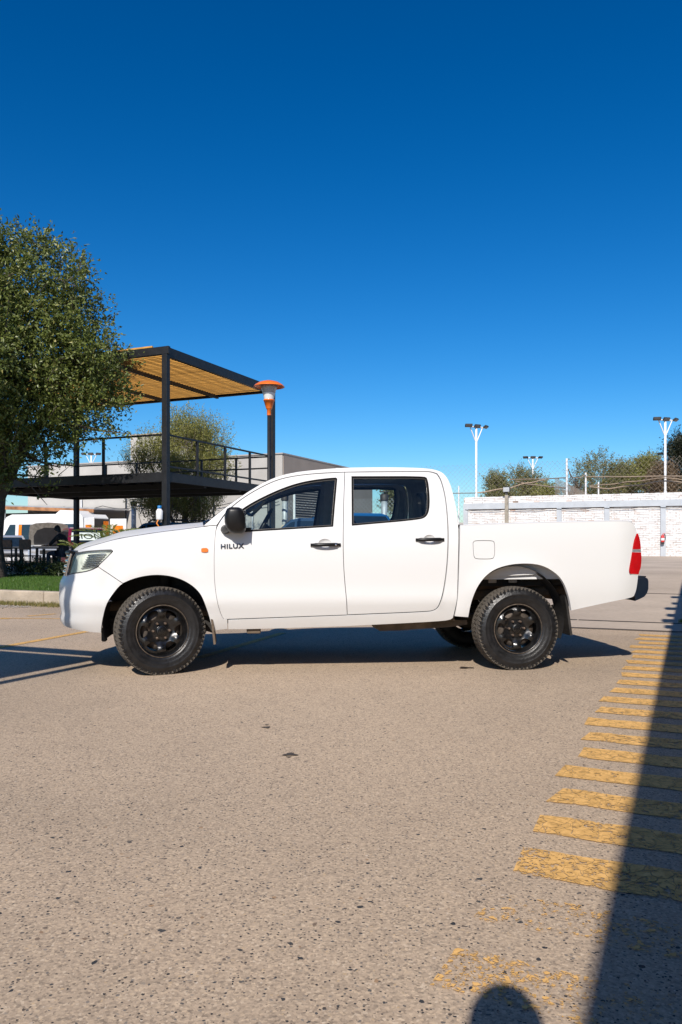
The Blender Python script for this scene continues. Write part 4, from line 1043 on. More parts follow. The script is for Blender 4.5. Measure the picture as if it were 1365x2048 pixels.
dp = empty('spray_dispenser', at(319, 1040, 20.42), label='white bottle with blue cap strapped to the corner post of the deck', cat='dispenser')
c = at(319.5, 1027, 20.40)
bw(MB().lathe([(0, -.17), (.075, -.17), (.09, -.14), (.09, .06), (.05, .12), (.03, .13)], 14, Matrix.Translation(c)), 'bottle', B_WHITEM, dp)
bw(MB().lathe([(.045, .12), (.055, .13), (.055, .20), (0, .21)], 14, Matrix.Translation(c)), 'cap', pmat('blue_cap', (.01, .16, .42), .4, var=.1), dp)
bw(MB().tube([c + Vector((-.02, -.06, -.17)), c + Vector((-.05, -.1, -.25)), c + Vector((.02, -.1, -.36)), c + Vector((.05, -.05, -.42))], .018, 8), 'hose', pmat('orange_hose', (.7, .22, .02), .5), dp)

# --- lamp post in front of the deck
lp0 = on_site(538.5, 19.0); lp = empty('lamp_post', lp0, label='black lamp post with orange dish shade and grey lantern', cat='lamp post')
LM = Matrix.Translation((0, 0, -lp0.z))
O_OR = pmat('orange_enamel', (.72, .15, .012), .35, var=.1, scale=5, coat=.4)
MB().lathe([(.001, 0), (.11, 0), (.11, .02), (.055, .05), (.0435, .2), (.0425, 4.2), (.001, 4.2)], 14).build('pole', B_BLACK, lp)
MB().lathe([(.05, 4.16), (.05, 4.30), (.066, 4.31), (.075, 4.33), (.123, 4.50), (.132, 4.50), (.132, 4.535), (.001, 4.535)], 20, LM).build('cup', O_OR, lp)
MB().lathe([(.114, 4.536), (.128, 4.60), (.150, 4.695)], 24, LM).build('diffuser', pmat('white_diffuser', (.66, .66, .65), .5, var=.05), lp)
MB().lathe([(.151, 4.70), (.175, 4.78), (.213, 4.885), (.001, 4.887)], 24, LM).build('lantern', pmat('lantern_grey', (.36, .37, .39), .35, .1, var=.1, coat=.3), lp)
MB().lathe([(.001, 4.995), (.10, 4.985), (.24, 4.945), (.335, 4.885), (.372, 4.845), (.374, 4.838), (.33, 4.865), (.21, 4.89), (.001, 4.90)], 32, LM).build('dish_shade', O_OR, lp)

# --- grey building with its upper block behind
gb = empty('grey_building', sp(31.9, 16.9), label='long low grey rendered building with flat parapet behind the deck', cat='building')
W_ = gb.location
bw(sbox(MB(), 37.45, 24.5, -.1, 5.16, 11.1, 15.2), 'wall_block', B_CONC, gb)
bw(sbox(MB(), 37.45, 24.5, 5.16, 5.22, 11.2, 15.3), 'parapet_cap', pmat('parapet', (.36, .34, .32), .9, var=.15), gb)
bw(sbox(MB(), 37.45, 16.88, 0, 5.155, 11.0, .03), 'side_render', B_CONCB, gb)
for b in (18.4, 20.5, 23.0, 25.6, 28.4): bw(MB().tube([sp(31.8, b, 0), sp(31.8, b, 3.4)], .03, 6), 'downpipe', B_WHITEM if b in (18.4, 23.0, 28.4) else B_BLACK, gb)
pts = []
for k in range(121):
    b = 17 + 15 * k / 120; pts.append(sp(31.75, b, 3.0 - .16 * abs(math.sin(k * math.pi / 20))))
bw(MB().tube(pts, .016, 5), 'wall_cable', B_BLACK, gb)
bw(MB().bar(sp(31.7, 22.6, 3.12), sp(31.7, 24.9, 3.12), .05, .05), 'bracket_arm', B_BLACK, gb)
for b in (22.4, 22.75): bw(sbox(MB(), 31.7, b, 3.07, 3.22, .12, .22), 'wall_lamp', B_WHITEM, gb)
ub = empty('rear_building', sp(47.5, 34), label='taller grey block rising behind the long grey building', cat='building')
bw(sbox(MB(), 47.75, 34.4, 0, 8.98, 1.5, 6), 'wall_block', B_CONC, ub); 
bw(sbox(MB(), 47.75, 34.4, 8.98, 9.06, 1.6, 6.1), 'parapet_cap', B_CONCB, ub)
# --- carport
cp = empty('carport', sp(27.5, 25.5), label='open carport with thin tin roof and rusty fascia at the far left', cat='carport')
def carport_z(b): return 2.70 + (b - 25.5) * .042
vs = []; fs = []
for i, (a, dz) in enumerate(((29.3, 0), (31.8, .06))):
    for b in (25.4, 38): vs += [sp(a, b, carport_z(b) + dz), sp(a, b, carport_z(b) + dz + .07)]
mb = MB().add(vs, [(0, 2, 3, 1), (4, 5, 7, 6), (0, 1, 5, 4), (2, 6, 7, 3), (1, 3, 7, 5), (0, 4, 6, 2)]); bw(mb, 'roof_sheet', B_TIN, cp)
bw(MB().bar(sp(29.27, 25.4, carport_z(25.4) - .06), sp(29.27, 38, carport_z(38) - .06), .05, .16), 'fascia', B_RUST, cp)
for b in (31.2, 34.2, 37): bw(MB().tube([sp(29.5, b, 0), sp(29.5, b, carport_z(b) - .05)], .06, 8), 'post', B_GALV, cp)
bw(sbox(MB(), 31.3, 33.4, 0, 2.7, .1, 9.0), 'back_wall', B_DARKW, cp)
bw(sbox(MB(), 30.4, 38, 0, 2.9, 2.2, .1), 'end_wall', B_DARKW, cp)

# --- barbecue flues
def flue(px, Y, ytop, label, dome=False):
    g0 = on_site(px, Y); h = at(px, ytop, Y).z - g0.z
    o = empty('barbecue_flue', g0, label=label, cat='chimney', group='barbecue flues beside the car park')
    MB().box((0, 0, .45), (1.0, .8, .9), -SA, bev=.02).build('firebox', pmat('oven_brick', (.34, .25, .18), .95, var=.3, scale=6, bump=.4), o)
    MB().lathe([(.44, .9), (.40, 1.1), (.30, 1.4), (.16, h - 1.3), (.10, h - 1.15)], 10).build('hood', pmat('oven_plaster', (.50, .42, .32), .9, var=.3, scale=5), o)
    MB().lathe([(.10, h - 1.2), (.10, h - .16), (.001, h - .16)], 14).build('flue_pipe', B_GALV, o)
    MB().lathe([(.13, h - .30), (.135, h - .12), (.11, h - .10), (.001, h - .06)], 14).build('flue_collar', pmat('burnt_steel', (.06, .05, .045), .6, .4, var=.3), o)
    MB().lathe([(.155, h - .035), (.15, h - .01), (.02, h), (.001, h)], 14).build('rain_cap', pmat('burnt_cap', (.07, .06, .055), .6, .4, var=.3), o)
    return o
flue(268, 33.0, 998, 'galvanised flue pipe beside the white van')
flue(570, 28.0, 984, 'galvanised flue pipe seen through the front window of the truck')
flue(769, 25.0, 982, 'galvanised flue pipe seen through the rear window of the truck')

# --- parked vehicles
V_GLASS = pmat('dark_car_glass', (.012, .02, .028), .06, var=.2, coat=.8)
V_TYRE = pmat('car_tyre', (.015, .015, .016), .8, var=.2); V_RIM = pmat('alloy_rim', (.35, .35, .36), .35, .7, var=.15)
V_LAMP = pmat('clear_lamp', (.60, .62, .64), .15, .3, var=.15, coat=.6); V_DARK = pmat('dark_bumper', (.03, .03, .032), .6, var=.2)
V_LENS = pmat('floodlight_lens', (.16, .16, .16), .2, var=.2)
V_PLATE = pmat('number_plate', (.65, .66, .70), .5, var=.25, scale=30)
SHAPES = {
 'suv': dict(body=[(-2.3, .42), (-2.32, .95), (-2.22, 1.08), (.72, 1.10), (1.95, 1.02), (2.22, .90), (2.32, .62), (2.26, .40), (2.0, .30), (-2.1, .32)], cab=[(-2.24, 1.07), (-2.12, 1.62), (-1.95, 1.73), (-.1, 1.77), (.18, 1.72), (.92, 1.09)], W=1.82, wheels=(-1.38, 1.42), pill=(-.95, -.02)),
 'pickup': dict(body=[(-2.6, .52), (-2.62, 1.12), (-2.5, 1.18), (-.85, 1.16), (-.8, 1.10), (.95, 1.10), (2.2, 1.04), (2.42, .92), (2.5, .60), (2.42, .42), (2.1, .34), (-2.4, .42)], cab=[(-.86, 1.08), (-.72, 1.62), (-.58, 1.74), (.2, 1.78), (.42, 1.73), (1.16, 1.09)], W=1.84, wheels=(-1.55, 1.55), pill=(-.2, .4)),
 'sedan': dict(body=[(-2.15, .40), (-2.2, .90), (-2.05, .98), (-1.4, .97), (.85, .93), (1.9, .80), (2.15, .66), (2.2, .42), (2.0, .24), (-2.0, .26)], cab=[(-1.75, .95), (-1.15, 1.38), (-.8, 1.45), (.1, 1.46), (.35, 1.40), (1.1, .92)], W=1.72, wheels=(-1.32, 1.35), pill=(-.75, .05)),
}
_wh = {}
def car_wheel(parent, x, y, far):
    if 'm' not in _wh:
        _wh['t'] = MB().lathe([(.20, .09), (.30, .11), (.335, .08), (.345, 0), (.335, -.08), (.30, -.10), (.20, -.09)], 28, AX).mesh('tyre'); _wh['r'] = MB().lathe([(0, .075), (.05, .08), (.08, .065), (.16, .085), (.205, .09), (.205, -.05), (0, -.05)], 20, AX).mesh('rim'); _wh['m'] = 1
    w = link('wheel', _wh['t'], V_TYRE, parent); w.location = (x, y, .345); w.rotation_euler = (0, 0, math.pi if far else 0); link('rim', _wh['r'], V_RIM, w)
def car(style, label, loc, heading, paint_c, group='cars parked behind the lawn', scale=1.0, hood_open=False, name='parked_car', cat='car', board=None, rack=False):
    S = SHAPES[style]; W = S['W'] / 2
    o = empty(name, loc, heading, label=label, cat=cat, group=group); o.scale = (scale,) * 3
    pm = pmat(name + '_paint', paint_c, .3, .25, var=.04, scale=2, coat=.9)
    def loft(poly, hw):                           # closed shell from side polygon, half width as a function of (z)
        mb = MB(); n = len(poly); cx = sum(p[0] for p in poly) / n; cz = sum(p[1] for p in poly) / n; secs = []
        for sg in (-1, 1):
            secs.append([(cx + (x - cx) * .975, sg * hw(z), cz + (z - cz) * .955) for x, z in poly]); secs.append([(x, sg * (hw(z) - .055), z) for x, z in poly])
        order = [secs[0], secs[1], secs[3], secs[2]]; vs = [p for s in order for p in s]; fs = []
        for k in range(3): fs += [(k * n + i, k * n + (i + 1) % n, (k + 1) * n + (i + 1) % n, (k + 1) * n + i) for i in range(n)]
        mb.add(vs, fs); mb.add(order[0], [tuple(range(n))]); mb.add(order[3], [tuple(range(n))]); return mb
    body = loft(S['body'], lambda z: W - .10 * max(0, .6 - z)).build('body', pm, o)
    cab = S['cab']; zb = cab[0][1]; zt = max(z for x, z in cab)
    hw = lambda z: W - .05 - .19 * max(0, (z - zb) / (zt - zb))
    loft(cab, hw).build('roof', pm, o)
    for sg in (-1, 1):
        q = inset([(x, z) for x, z in cab], .085)
        cuts = [min(x for x, z in q)] + list(S['pill']) + [max(x for x, z in q)]
        for k in range(len(cuts) - 1):
            xa, xb = cuts[k] + (.035 if k else 0), cuts[k + 1] - (.035 if k < len(cuts) - 2 else 0)
            qq = []
            qn = resample(q, .06)
            qq = [(min(max(x, xa), xb), z) for x, z in qn]
            u_ = []
            for p_ in qq:
                if not u_ or math.hypot(p_[0] - u_[-1][0], p_[1] - u_[-1][1]) > 1e-4: u_.append(p_)
            MB().add([(x, sg * (hw(z) + .006), z) for x, z in u_], [tuple(range(len(u_)))]).build('side_window', V_GLASS, o)
    def shield(i, j, nm, out):
        (x0, z0), (x1, z1) = cab[i], cab[j]; e = []
        for f in (.10, .92):
            x, z = x0 + (x1 - x0) * f, z0 + (z1 - z0) * f; h = hw(z) - .11; e += [(x + out, -h, z + .012), (x + out, h, z + .012)]
        return MB().add(e, [(0, 1, 3, 2)]).build(nm, V_GLASS, o), e
    wsn, e = shield(5, 4, 'windscreen', .014); shield(0, 1, 'rear_window', -.012)
    fx_ = max(x for x, z in S['body']); zl = [z for x, z in S['body'] if x == fx_][0]
    for sg in (-1, 1):
        MB().box((fx_ - .13, sg * (W - .25), zl + .24), (.22, .36, .16), bev=.04).build('headlight', V_LAMP, o)
        MB().box((cab[5][0] - .12, sg * (W + .08), zb + .08), (.12, .2, .15), bev=.04).build('mirror', pm, o)
    MB().box((fx_ - .03, 0, zl + .22), (.05, .9, .16), bev=.02).build('grille', V_DARK, o)
    MB().box((fx_ - .02, 0, zl - .06), (.08, 1.3, .12), bev=.03).build('bumper_intake', V_DARK, o)
    MB().box((fx_ + .025, 0, zl + .06), (.012, .36, .13)).build('number_plate', V_PLATE, o)
    for x in S['wheels']:
        for sg in (-1, 1):
            MB().lathe([(0, .002), (.40, .002)], 24, Matrix.Translation((x, sg * (W - .022), .42)) @ Matrix.Rotation(R(90) * sg, 4, 'X')).build('wheel_arch', V_DARK, o)
            car_wheel(o, x, sg * (W - .09), sg > 0)
    if rack:
        for sg in (-1, 1): MB().tube([(-1.7, sg * (W - .26), 1.74), (-1.6, sg * (W - .26), 1.83), (-.2, sg * (W - .26), 1.85), (-.05, sg * (W - .26), 1.77)], .022, 6).build('roof_rail', V_DARK, o)
    if hood_open:
        h0 = Vector((1.12, 0, 1.10)); ang = R(66); L = 1.05; d = Vector((math.cos(ang), 0, math.sin(ang))); nrm = Vector((math.sin(ang), 0, -math.cos(ang)))
        out = [(-.80, .0), (-.84, .5), (-.80, .93), (-.55, 1.03), (0, 1.07), (.55, 1.03), (.80, .93), (.84, .5), (.80, 0)]
        f0 = lambda y, q: h0 + d * q * L + Vector((0, y, 0)); f1 = lambda y, q: f0(y, q) - nrm * .035
        hd = MB().prism(out, f0, f1).build('bonnet', pmat('bonnet_underside', (.24, .22, .19), .8, var=.3, scale=8), o)
        pad = [(-.62, .08), (-.64, .45), (-.5, .72), (-.2, .84), (.2, .84), (.5, .72), (.64, .45), (.62, .08)]
        MB().prism(pad, lambda y, q: f0(y, q) + nrm * .02, lambda y, q: f0(y, q) + nrm * .002).build('insulation_pad', V_DARK, hd)
        MB().box((1.72, 0, 1.055), (.95, 1.4, .06)).build('engine_bay', V_DARK, o)
        MB().box((2.15, 0, 1.085), (.06, 1.3, .05)).build('slam_panel', B_WHITEM, o)
    if board:
        ex = [Vector(p) for p in e]; n_ = Vector((.5, 0, .5)) * .03
        q = [ex[0].lerp(ex[2], .12), ex[1].lerp(ex[3], .12), ex[1].lerp(ex[3], .72), ex[0].lerp(ex[2], .72)]
        bd = MB().add([p + n_ for p in q], [(0, 1, 2, 3)]).build('sunshade', pmat('sunshade_board', (.62, .70, .66), .6, var=.12, scale=4), o)
        cu = bpy.data.curves.new('t', 'FONT'); cu.body = board; cu.align_x = 'CENTER'; cu.size = .46; cu.extrude = .004
        to = bpy.data.objects.new('t', cu); col.objects.link(to); bpy.context.view_layer.update()
        me = bpy.data.meshes.new_from_object(to.evaluated_get(bpy.context.evaluated_depsgraph_get())); bpy.data.objects.remove(to)
        c0 = (q[0] + q[1] + q[2] + q[3]) / 4; up = ((q[3] + q[2]) / 2 - (q[0] + q[1]) / 2).normalized()
        for v in me.vertices: v.co = c0 + n_ * 1.6 + Vector((0, 1, 0)) * v.co.x * 1.05 + up * (v.co.y - .16)
        link('lettering', me, pmat('dark_green_print', (.02, .05, .04), .6), bd)
    return o
car('pickup', 'silver pickup with its bonnet raised beyond the table', on_site(94, 34.5, 0), R(-66), (.40, .44, .50), hood_open=True, scale=.93, name='parked_pickup', cat='pickup truck')
car('suv', 'dark red off-roader with a lettered board in its windscreen', on_site(172, 32.6, 0), R(-62), (.20, .012, .035), board='SION', name='parked_suv')
car('sedan', 'pale grey sedan half hidden by the tree trunk', on_site(14, 34.0, 0), R(-62), (.50, .50, .50))
car('suv', 'blue estate car with roof rails parked behind the deck post', on_site(318, 29.2, 0), math.atan2(V.y, V.x), (.015, .13, .34), rack=True, scale=1.06, name='parked_suv')
car('suv', 'blue car seen through the windows of the white pickup', on_site(722, 20.6), R(-70), (.015, .11, .28), name='parked_suv')
car('suv', 'dark blue car low in the front window of the white pickup', on_site(608, 22.5), math.atan2(V.y, V.x) + .1, (.02, .05, .10), name='parked_suv', scale=.93)

# --- white van with orange curtains, back door open
vn = empty('white_van', sp(29.0, 27.9), math.atan2(V.y, V.x), label='white minibus with orange curtains and an open rear door', cat='van')
V_W = pmat('van_white', (.74, .74, .73), .4, var=.05, scale=2, coat=.4); V_OR = pmat('orange_curtain', (.75, .20, .008), .9, var=.25, scale=9)
body = [(-2.9, .45), (-2.95, 1.3), (-2.85, 2.3), (-2.7, 2.46), (1.4, 2.48), (1.75, 2.36), (2.45, 1.45), (2.95, 1.22), (3.05, .8), (3.0, .42), (2.8, .3), (-2.8, .32)]
mb = MB(); mb.prism(body, lambda x, z: (x, .93 - max(0, z - 1.2) * .06, z), lambda x, z: (x, -.93 + max(0, z - 1.2) * .06, z)); vb = mb.build('body', V_W, vn)
MB().prism([(-2.35, 2.46), (-2.2, 2.62), (-1.2, 2.66), (-.95, 2.5), (-.95, 2.46)], lambda x, z: (x, .5, z), lambda x, z: (x, -.5, z)).build('roof_unit', V_W, vn)
for sg in (-1, 1):
    yy = lambda z: sg * (.936 - max(0, z - 1.2) * .06)
    for x0, x1 in ((-2.55, -1.55), (-1.3, -.3), (-.05, .95), (1.15, 2.0)):
        win = MB().add([(x0, yy(1.25), 1.25), (x1, yy(1.25), 1.25), (x1 - (.5 if x1 > 1.9 else 0), yy(2.0), 2.0), (x0, yy(2.0), 2.0)], [(0, 1, 2, 3)]).build('side_window', V_GLASS, vn)
        if x1 < 1.9:
            for xa in (x0 + .02, x1 - .2):
                pts = [(xa + .18 * k / 6, yy(1.3) + sg * (.006 + .006 * (k % 2)), 1.27) for k in range(7)]; pt = [(x, yy(1.98) + sg * (.006 + .006 * (k % 2)), 1.98) for k, (x, y, z) in enumerate(pts)]
                MB().add(pts + pt, [(k, k + 1, k + 8, k + 7) for k in range(6)]).build('curtain', V_OR, win)
for x in (-1.75, 1.95):
    for sg in (-1, 1):
        MB().lathe([(0, .002), (.42, .002)], 24, Matrix.Translation((x, sg * .935, .45)) @ Matrix.Rotation(R(90) * sg, 4, 'X')).build('wheel_arch', V_DARK, vn); car_wheel(vn, x, sg * .85, sg > 0)
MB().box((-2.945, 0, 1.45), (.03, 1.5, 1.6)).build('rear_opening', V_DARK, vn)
for y0 in (-.72, .3):
    pts = [(-2.985 - .015 * (k % 2), y0 + .35 * k / 8, .9) for k in range(9)]; MB().add(pts + [(x, y, 2.15) for x, y, z in pts], [(k, k + 1, k + 10, k + 9) for k in range(8)]).build('rear_curtain', V_OR, vn)
for sg in (-1, 1):
    dm = Matrix.Translation((-2.95, sg * .86, 0)) @ Matrix.Rotation(sg * R(-18) + (math.pi if 0 else 0), 4, 'Z')
    db = MB().box(dm @ Vector((-.40, 0, 1.35)), (.80, .06, 1.85), m=dm.to_3x3(), bev=.02).build('rear_door', V_W, vn)
    for s2 in (-1, 1):
        pts = [dm @ Vector((-.68 + .56 * k / 10, s2 * (.045 + .012 * (k % 2)), .95)) for k in range(11)]; pt = [dm @ Vector((-.64 + .48 * k / 10, s2 * (.045 + .012 * (k % 2)), 1.95)) for k in range(11)]
        MB().add(pts + pt, [(k, k + 1, k + 12, k + 11) for k in range(10)]).build('door_curtain', V_OR, db)

# --- chain link fence behind the truck
def mesh_net(a0, b0, a1, b1, z0, z1, cell, r, keep=None, sag=0.0):
    """diagonal strands in the vertical plane between two site points"""
    P0, P1 = sp(a0, b0), sp(a1, b1); L = (P1 - P0).length; H = z1 - z0; d = (P1 - P0) / L; nrm = Vector((-d.y, d.x, 0)); mb = MB(); k = -H
    while k < L:
        for sg in (0, 1):
            x0, x1 = max(0, k), min(L, k + H)
            if x1 - x0 < .05: continue
            za, zb_ = x0 - k, x1 - k
            if sg: za, zb_ = H - za, H - zb_
            off = nrm * (r * (1 if sg else -1))
            pts = [P0 + d * x0 + Vector((0, 0, z0 + za)) + off, P0 + d * x1 + Vector((0, 0, z0 + zb_)) + off]
            mb.tube(pts, r, 3, False)
        k += cell
    return mb
fn = empty('chain_link_fence', sp(27.5, 4.0), label='grey chain link fence with white posts behind the truck cab', cat='fence')
gz = ground_z(*sp(27.5, 8).xy)
bw(mesh_net(27.5, 9.6, 27.5, 14.5, gz, gz + 2.5, .16, .006), 'wire_mesh', B_GALV, fn, kind='stuff')
for k in range(3):
    b = 9.6 + 2.4 * k; p = sp(27.45, b); g0 = ground_z(p.x, p.y); bw(MB().tube([(p.x, p.y, g0), (p.x, p.y, g0 + 2.6), (p.x - .1, p.y - .3, g0 + 2.95)], .035, 8), 'fence_post', B_WHITEM, fn)
gt = empty('mesh_gate', on_site(614, 27.0), label='white framed mesh gate beside the flue pipe', cat='gate')
p0, p1 = at(589, 1040, 27.0), at(642, 1036, 27.6); z0, z1 = .35, 3.0
bw(MB().tube([(p0.x, p0.y, .15), (p0.x, p0.y, 3.25)], .045, 8), 'gate_post', B_WHITEM, gt)
for (a_, b_) in (((p0.x, p0.y, z1), (p1.x, p1.y, z1 - .05)), ((p1.x, p1.y, z1 - .05), (p1.x, p1.y, 1.95)), ((p1.x, p1.y, 1.95), (p0.x, p0.y, 1.95))): bw(MB().bar(a_, b_, .04, .04), 'gate_frame', B_WHITEM, gt)
k = 0
while z1 - .1 - .085 * k > 1.98:
    z = z1 - .1 - .085 * k; bw(MB().bar((p0.x, p0.y, z), (p1.x, p1.y, z - .04), .012, .05), 'gate_slat', B_BLACK, gt); k += 1

# --- painted brick wall on the right
wl_ = empty('brick_wall', sp(40.3, 2.0, .53), label='white painted brick boundary wall with grey columns and grey beam', cat='wall')
WA, WB0, WB1 = 40.3, -7.5, 10.75
def wall_b(px): r = (px - CX) / FPX; return (16.2 - 36.9 * r) / (.916 + .402 * r)
bw(sbox(MB(), WA + .14, (WB0 + WB1) / 2, .2, 3.46, .20, WB1 - WB0), 'mortar_bed', pmat('old_mortar', (.32, .24, .19), .95, var=.4, scale=2.5), wl_)
m, n, l, b = nodes('painted_brick'); g = n.new('ShaderNodeNewGeometry')
r_ = ramp(n, [(0, (.60, .50, .44)), (.03, (.62, .60, .58)), (.2, (.69, .685, .68)), (.985, (.67, .665, .66)), (1, (.42, .24, .17))]); l.new(g.outputs['Random Per Island'], r_.inputs[0])
t = tex(n, l, 'Noise', 7, 6); rr = ramp(n, [(.60, (0, 0, 0)), (.68, (1, 1, 1))]); l.new(t.outputs['Fac'], rr.inputs[0])
mx = n.new('ShaderNodeMixRGB'); mx.inputs[2].default_value = (.46, .33, .26, 1); l.new(r_.outputs[0], mx.inputs[1])
mm_ = n.new('ShaderNodeMath'); mm_.operation = 'MULTIPLY'; mm_.inputs[1].default_value = .55; l.new(rr.outputs[0], mm_.inputs[0]); l.new(mm_.outputs[0], mx.inputs[0]); l.new(mx.outputs[0], b.inputs['Base Color']); b.inputs['Roughness'].default_value = .85
M_BRICK = m
cols_b = [wall_b(x) for x in (932, 1119, 1214.5, 1327)] + [wall_b(1327) - 2.9, wall_b(1327) - 5.6]
def bricks(z0, z1, name):
    g = np.random.default_rng(int(z0 * 100) + 3); vs = []; fs = []; ch, bl = .0835, .262; row = 0; z = z0
    fidx = [(0, 1, 3, 2), (4, 6, 7, 5), (0, 4, 5, 1), (2, 3, 7, 6), (1, 5, 7, 3)]
    while z + ch <= z1 + .01:
        b = WB0 - (row % 2) * bl / 2
        while b < WB1:
            x0, x1 = max(b, WB0), min(b + bl - (g.uniform(.014, .024) if g.uniform() < .35 else g.uniform(.003, .007)), WB1)
            if x1 - x0 > .05 and g.uniform() > .006:
                pr_ = g.uniform(.008, .022); zz0, zz1 = z + g.uniform(0, .004), z + ch - (g.uniform(.011, .018) if g.uniform() < .4 else g.uniform(.003, .008)); n0 = len(vs)
                for (a_, zz) in ((WA + .05, zz0), (WA + .05, zz1), (WA + .04 - pr_, zz0), (WA + .04 - pr_, zz1)):
                    for bb_ in (x0, x1): vs.append(tuple(sp(a_, bb_, zz)))
                # order: back-bottom x0,x1, back-top x0,x1, front-bottom x0,x1, front-top x0,x1
                fs += [(n0 + 4, n0 + 5, n0 + 7, n0 + 6), (n0 + 6, n0 + 7, n0 + 3, n0 + 2), (n0, n0 + 1, n0 + 5, n0 + 4), (n0, n0 + 4, n0 + 6, n0 + 2), (n0 + 1, n0 + 3, n0 + 7, n0 + 5)]
            b += bl
        z += ch; row += 1
    bw(MB().add(vs, fs), name, M_BRICK, wl_, kind='stuff')
bricks(.50, 2.86, 'brickwork'); bricks(3.175, 3.51, 'coping_bricks')
B_GREYP = pmat('grey_paint', (.44, .47, .50), .85, var=.08, scale=2.5)
bw(sbox(MB(), WA, (WB0 + WB1) / 2, 2.875, 3.17, .10, WB1 - WB0 + .02), 'beam', B_GREYP, wl_)
for c_ in cols_b: bw(sbox(MB(), WA - .006, c_, .45, 2.873, .10, .23), 'column', B_GREYP, wl_)
pts = [sp(WA - .075, WB1 - .1 - k * .3, 2.83 - .05 * abs(math.sin(k * .42)) + (0.03 if k % 7 == 0 else 0)) for k in range(60)]
bw(MB().tube(pts, .013, 5), 'cable', B_BLACK, wl_)
pb = wall_b(1015.5); cpst = empty('concrete_post', sp(WA - .22, pb, .5), label='weathered concrete post carrying a square floodlight before the white wall', cat='post')
bw(sbox(MB(), WA - .2, pb, .4, 3.56, .14, .17, .01), 'shaft', pmat('weathered_post', (.30, .27, .22), .95, var=.3, scale=5, bump=.3), cpst)
bw(MB().box(sp(WA - .22, pb, 3.63), (.10, .08, .14), RZ), 'bracket', V_DARK, cpst)
hd = bw(MB().box(sp(WA - .26, pb, 3.83), (.36, .10, .28), RZ, bev=.015), 'lamp_head', V_DARK, cpst)
bw(MB().box(sp(WA - .315, pb, 3.83), (.30, .012, .22), RZ), 'lens', V_LAMP, hd)
fe = empty('fire_extinguisher', sp(WA - .17, cols_b[3] + .02, 1.35), label='red fire extinguisher hung on a grey column of the wall', cat='extinguisher')
L_ = Matrix.Translation(sp(WA - .15, cols_b[3] + .02, 1.10)); F_RED = pmat('extinguisher_red', (.55, .02, .015), .35, var=.1, coat=.5)
bw(MB().lathe([(.001, 0), (.075, 0), (.08, .02), (.08, .08)], 14, L_), 'base_cap', V_DARK, fe)
bw(MB().lathe([(.082, .08), (.082, .34), (.06, .40), (.025, .42), (.001, .42)], 14, L_), 'cylinder', F_RED, fe)
bw(MB().lathe([(.0835, .16), (.0835, .27)], 14, L_), 'label_band', B_WHITEM, fe)
bw(MB().tube([L_ @ Vector((0, 0, .42)), L_ @ Vector((.0, -.02, .46)), L_ @ Vector((.10, -.04, .47))], .018, 6), 'valve', F_RED, fe)
bw(MB().tube([L_ @ Vector((.06, -.03, .45)), L_ @ Vector((.12, -.05, .36)), L_ @ Vector((.10, -.05, .18))], .014, 6), 'hose', V_DARK, fe)

# --- floodlight masts of the sports court
def mast(px, ytop, Y, label, spread=.62, turn=0.0):
    g0 = on_site(px, Y); h = at(px, ytop, Y).z - g0.z
    o = empty('floodlight_mast', g0, turn, label=label, cat='floodlight mast', group='white floodlight masts around the sports court')
    MB().lathe([(.085, 0), (.085, h * .45), (.065, h * .46), (.062, h - .05), (.001, h - .05)], 10).build('pole', B_WHITEM, o)
    MB().tube([(-spread, 0, h - .12), (spread, 0, h - .12)], .04, 6).build('cross_arm', B_WHITEM, o)
    for sg in (-1, 1): MB().tube([(0, 0, h - 1.05), (sg * spread * .72, 0, h - .14)], .032, 6).build('brace', B_WHITEM, o)
    for k, x in enumerate((-spread, 0, spread)):
        m3 = Matrix.Rotation(R((-28, 0, 30)[k]), 3, 'Z') @ Matrix.Rotation(R((52, 44, 56)[k]), 3, 'X')
        hd = MB().box((x, -.10, h - .08), (.42, .10, .22), m=m3, bev=.02).build('lamp_head', V_DARK, o)
        MB().box(Vector((x, -.10, h - .08)) + m3 @ Vector((0, -.055, 0)), (.36, .012, .17), m=m3).build('lens', V_LENS, hd)
mast(953, 850, 46, 'tall white floodlight mast standing alone left of the court net', turn=.5)
mast(1066, 913, 66, 'white floodlight mast among the trees behind the wall')
mast(1331, 836, 44.5, 'tallest white floodlight mast near the right edge', turn=.3)
mast(1338, 905, 61, 'shorter floodlight mast right beside the tallest one', turn=-.2)
mast(632, 936, 72, 'floodlight heads peeping over the roof of the white pickup')
mast(183, 906, 66, 'floodlight mast seen through the deck railing')

# --- court net and rolled net bands
nt = empty('court_net', sp(41.6, 3.0, .55), label='tall diamond mesh court netting with white posts above the wall', cat='net')
M_NET = pmat('net_cord', (.36, .30, .25), .9, var=.15); M_BAND = pmat('rolled_net', (.40, .30, .21), .95, var=.25, scale=14)
bw(mesh_net(41.7, -6.5, 41.7, 13.5, .55, 5.35, .25, .0045), 'net_panel', M_NET, nt, kind='stuff')
bw(mesh_net(41.7, 6.35, 62, 6.35, 2.3, 4.5, .18, .006), 'side_net_panel', M_NET, nt, kind='stuff')
for (px, ytop, Y) in ((1134, 917, 40.6), (1172, 945, 48.5), (1197.5, 964, 56.5), (918, 972, 58.5)):
    g0 = on_site(px, Y); bw(MB().tube([g0, at(px, ytop, Y)], .055, 8), 'net_post', B_WHITEM, nt)
def band(pts, w):                                 # a rolled strip of netting hanging between points, as a fat sagging rope
    q = [at(*p) for p in pts]; bw(MB().tube(q, w, 7), 'rolled_net_band', M_BAND, nt)
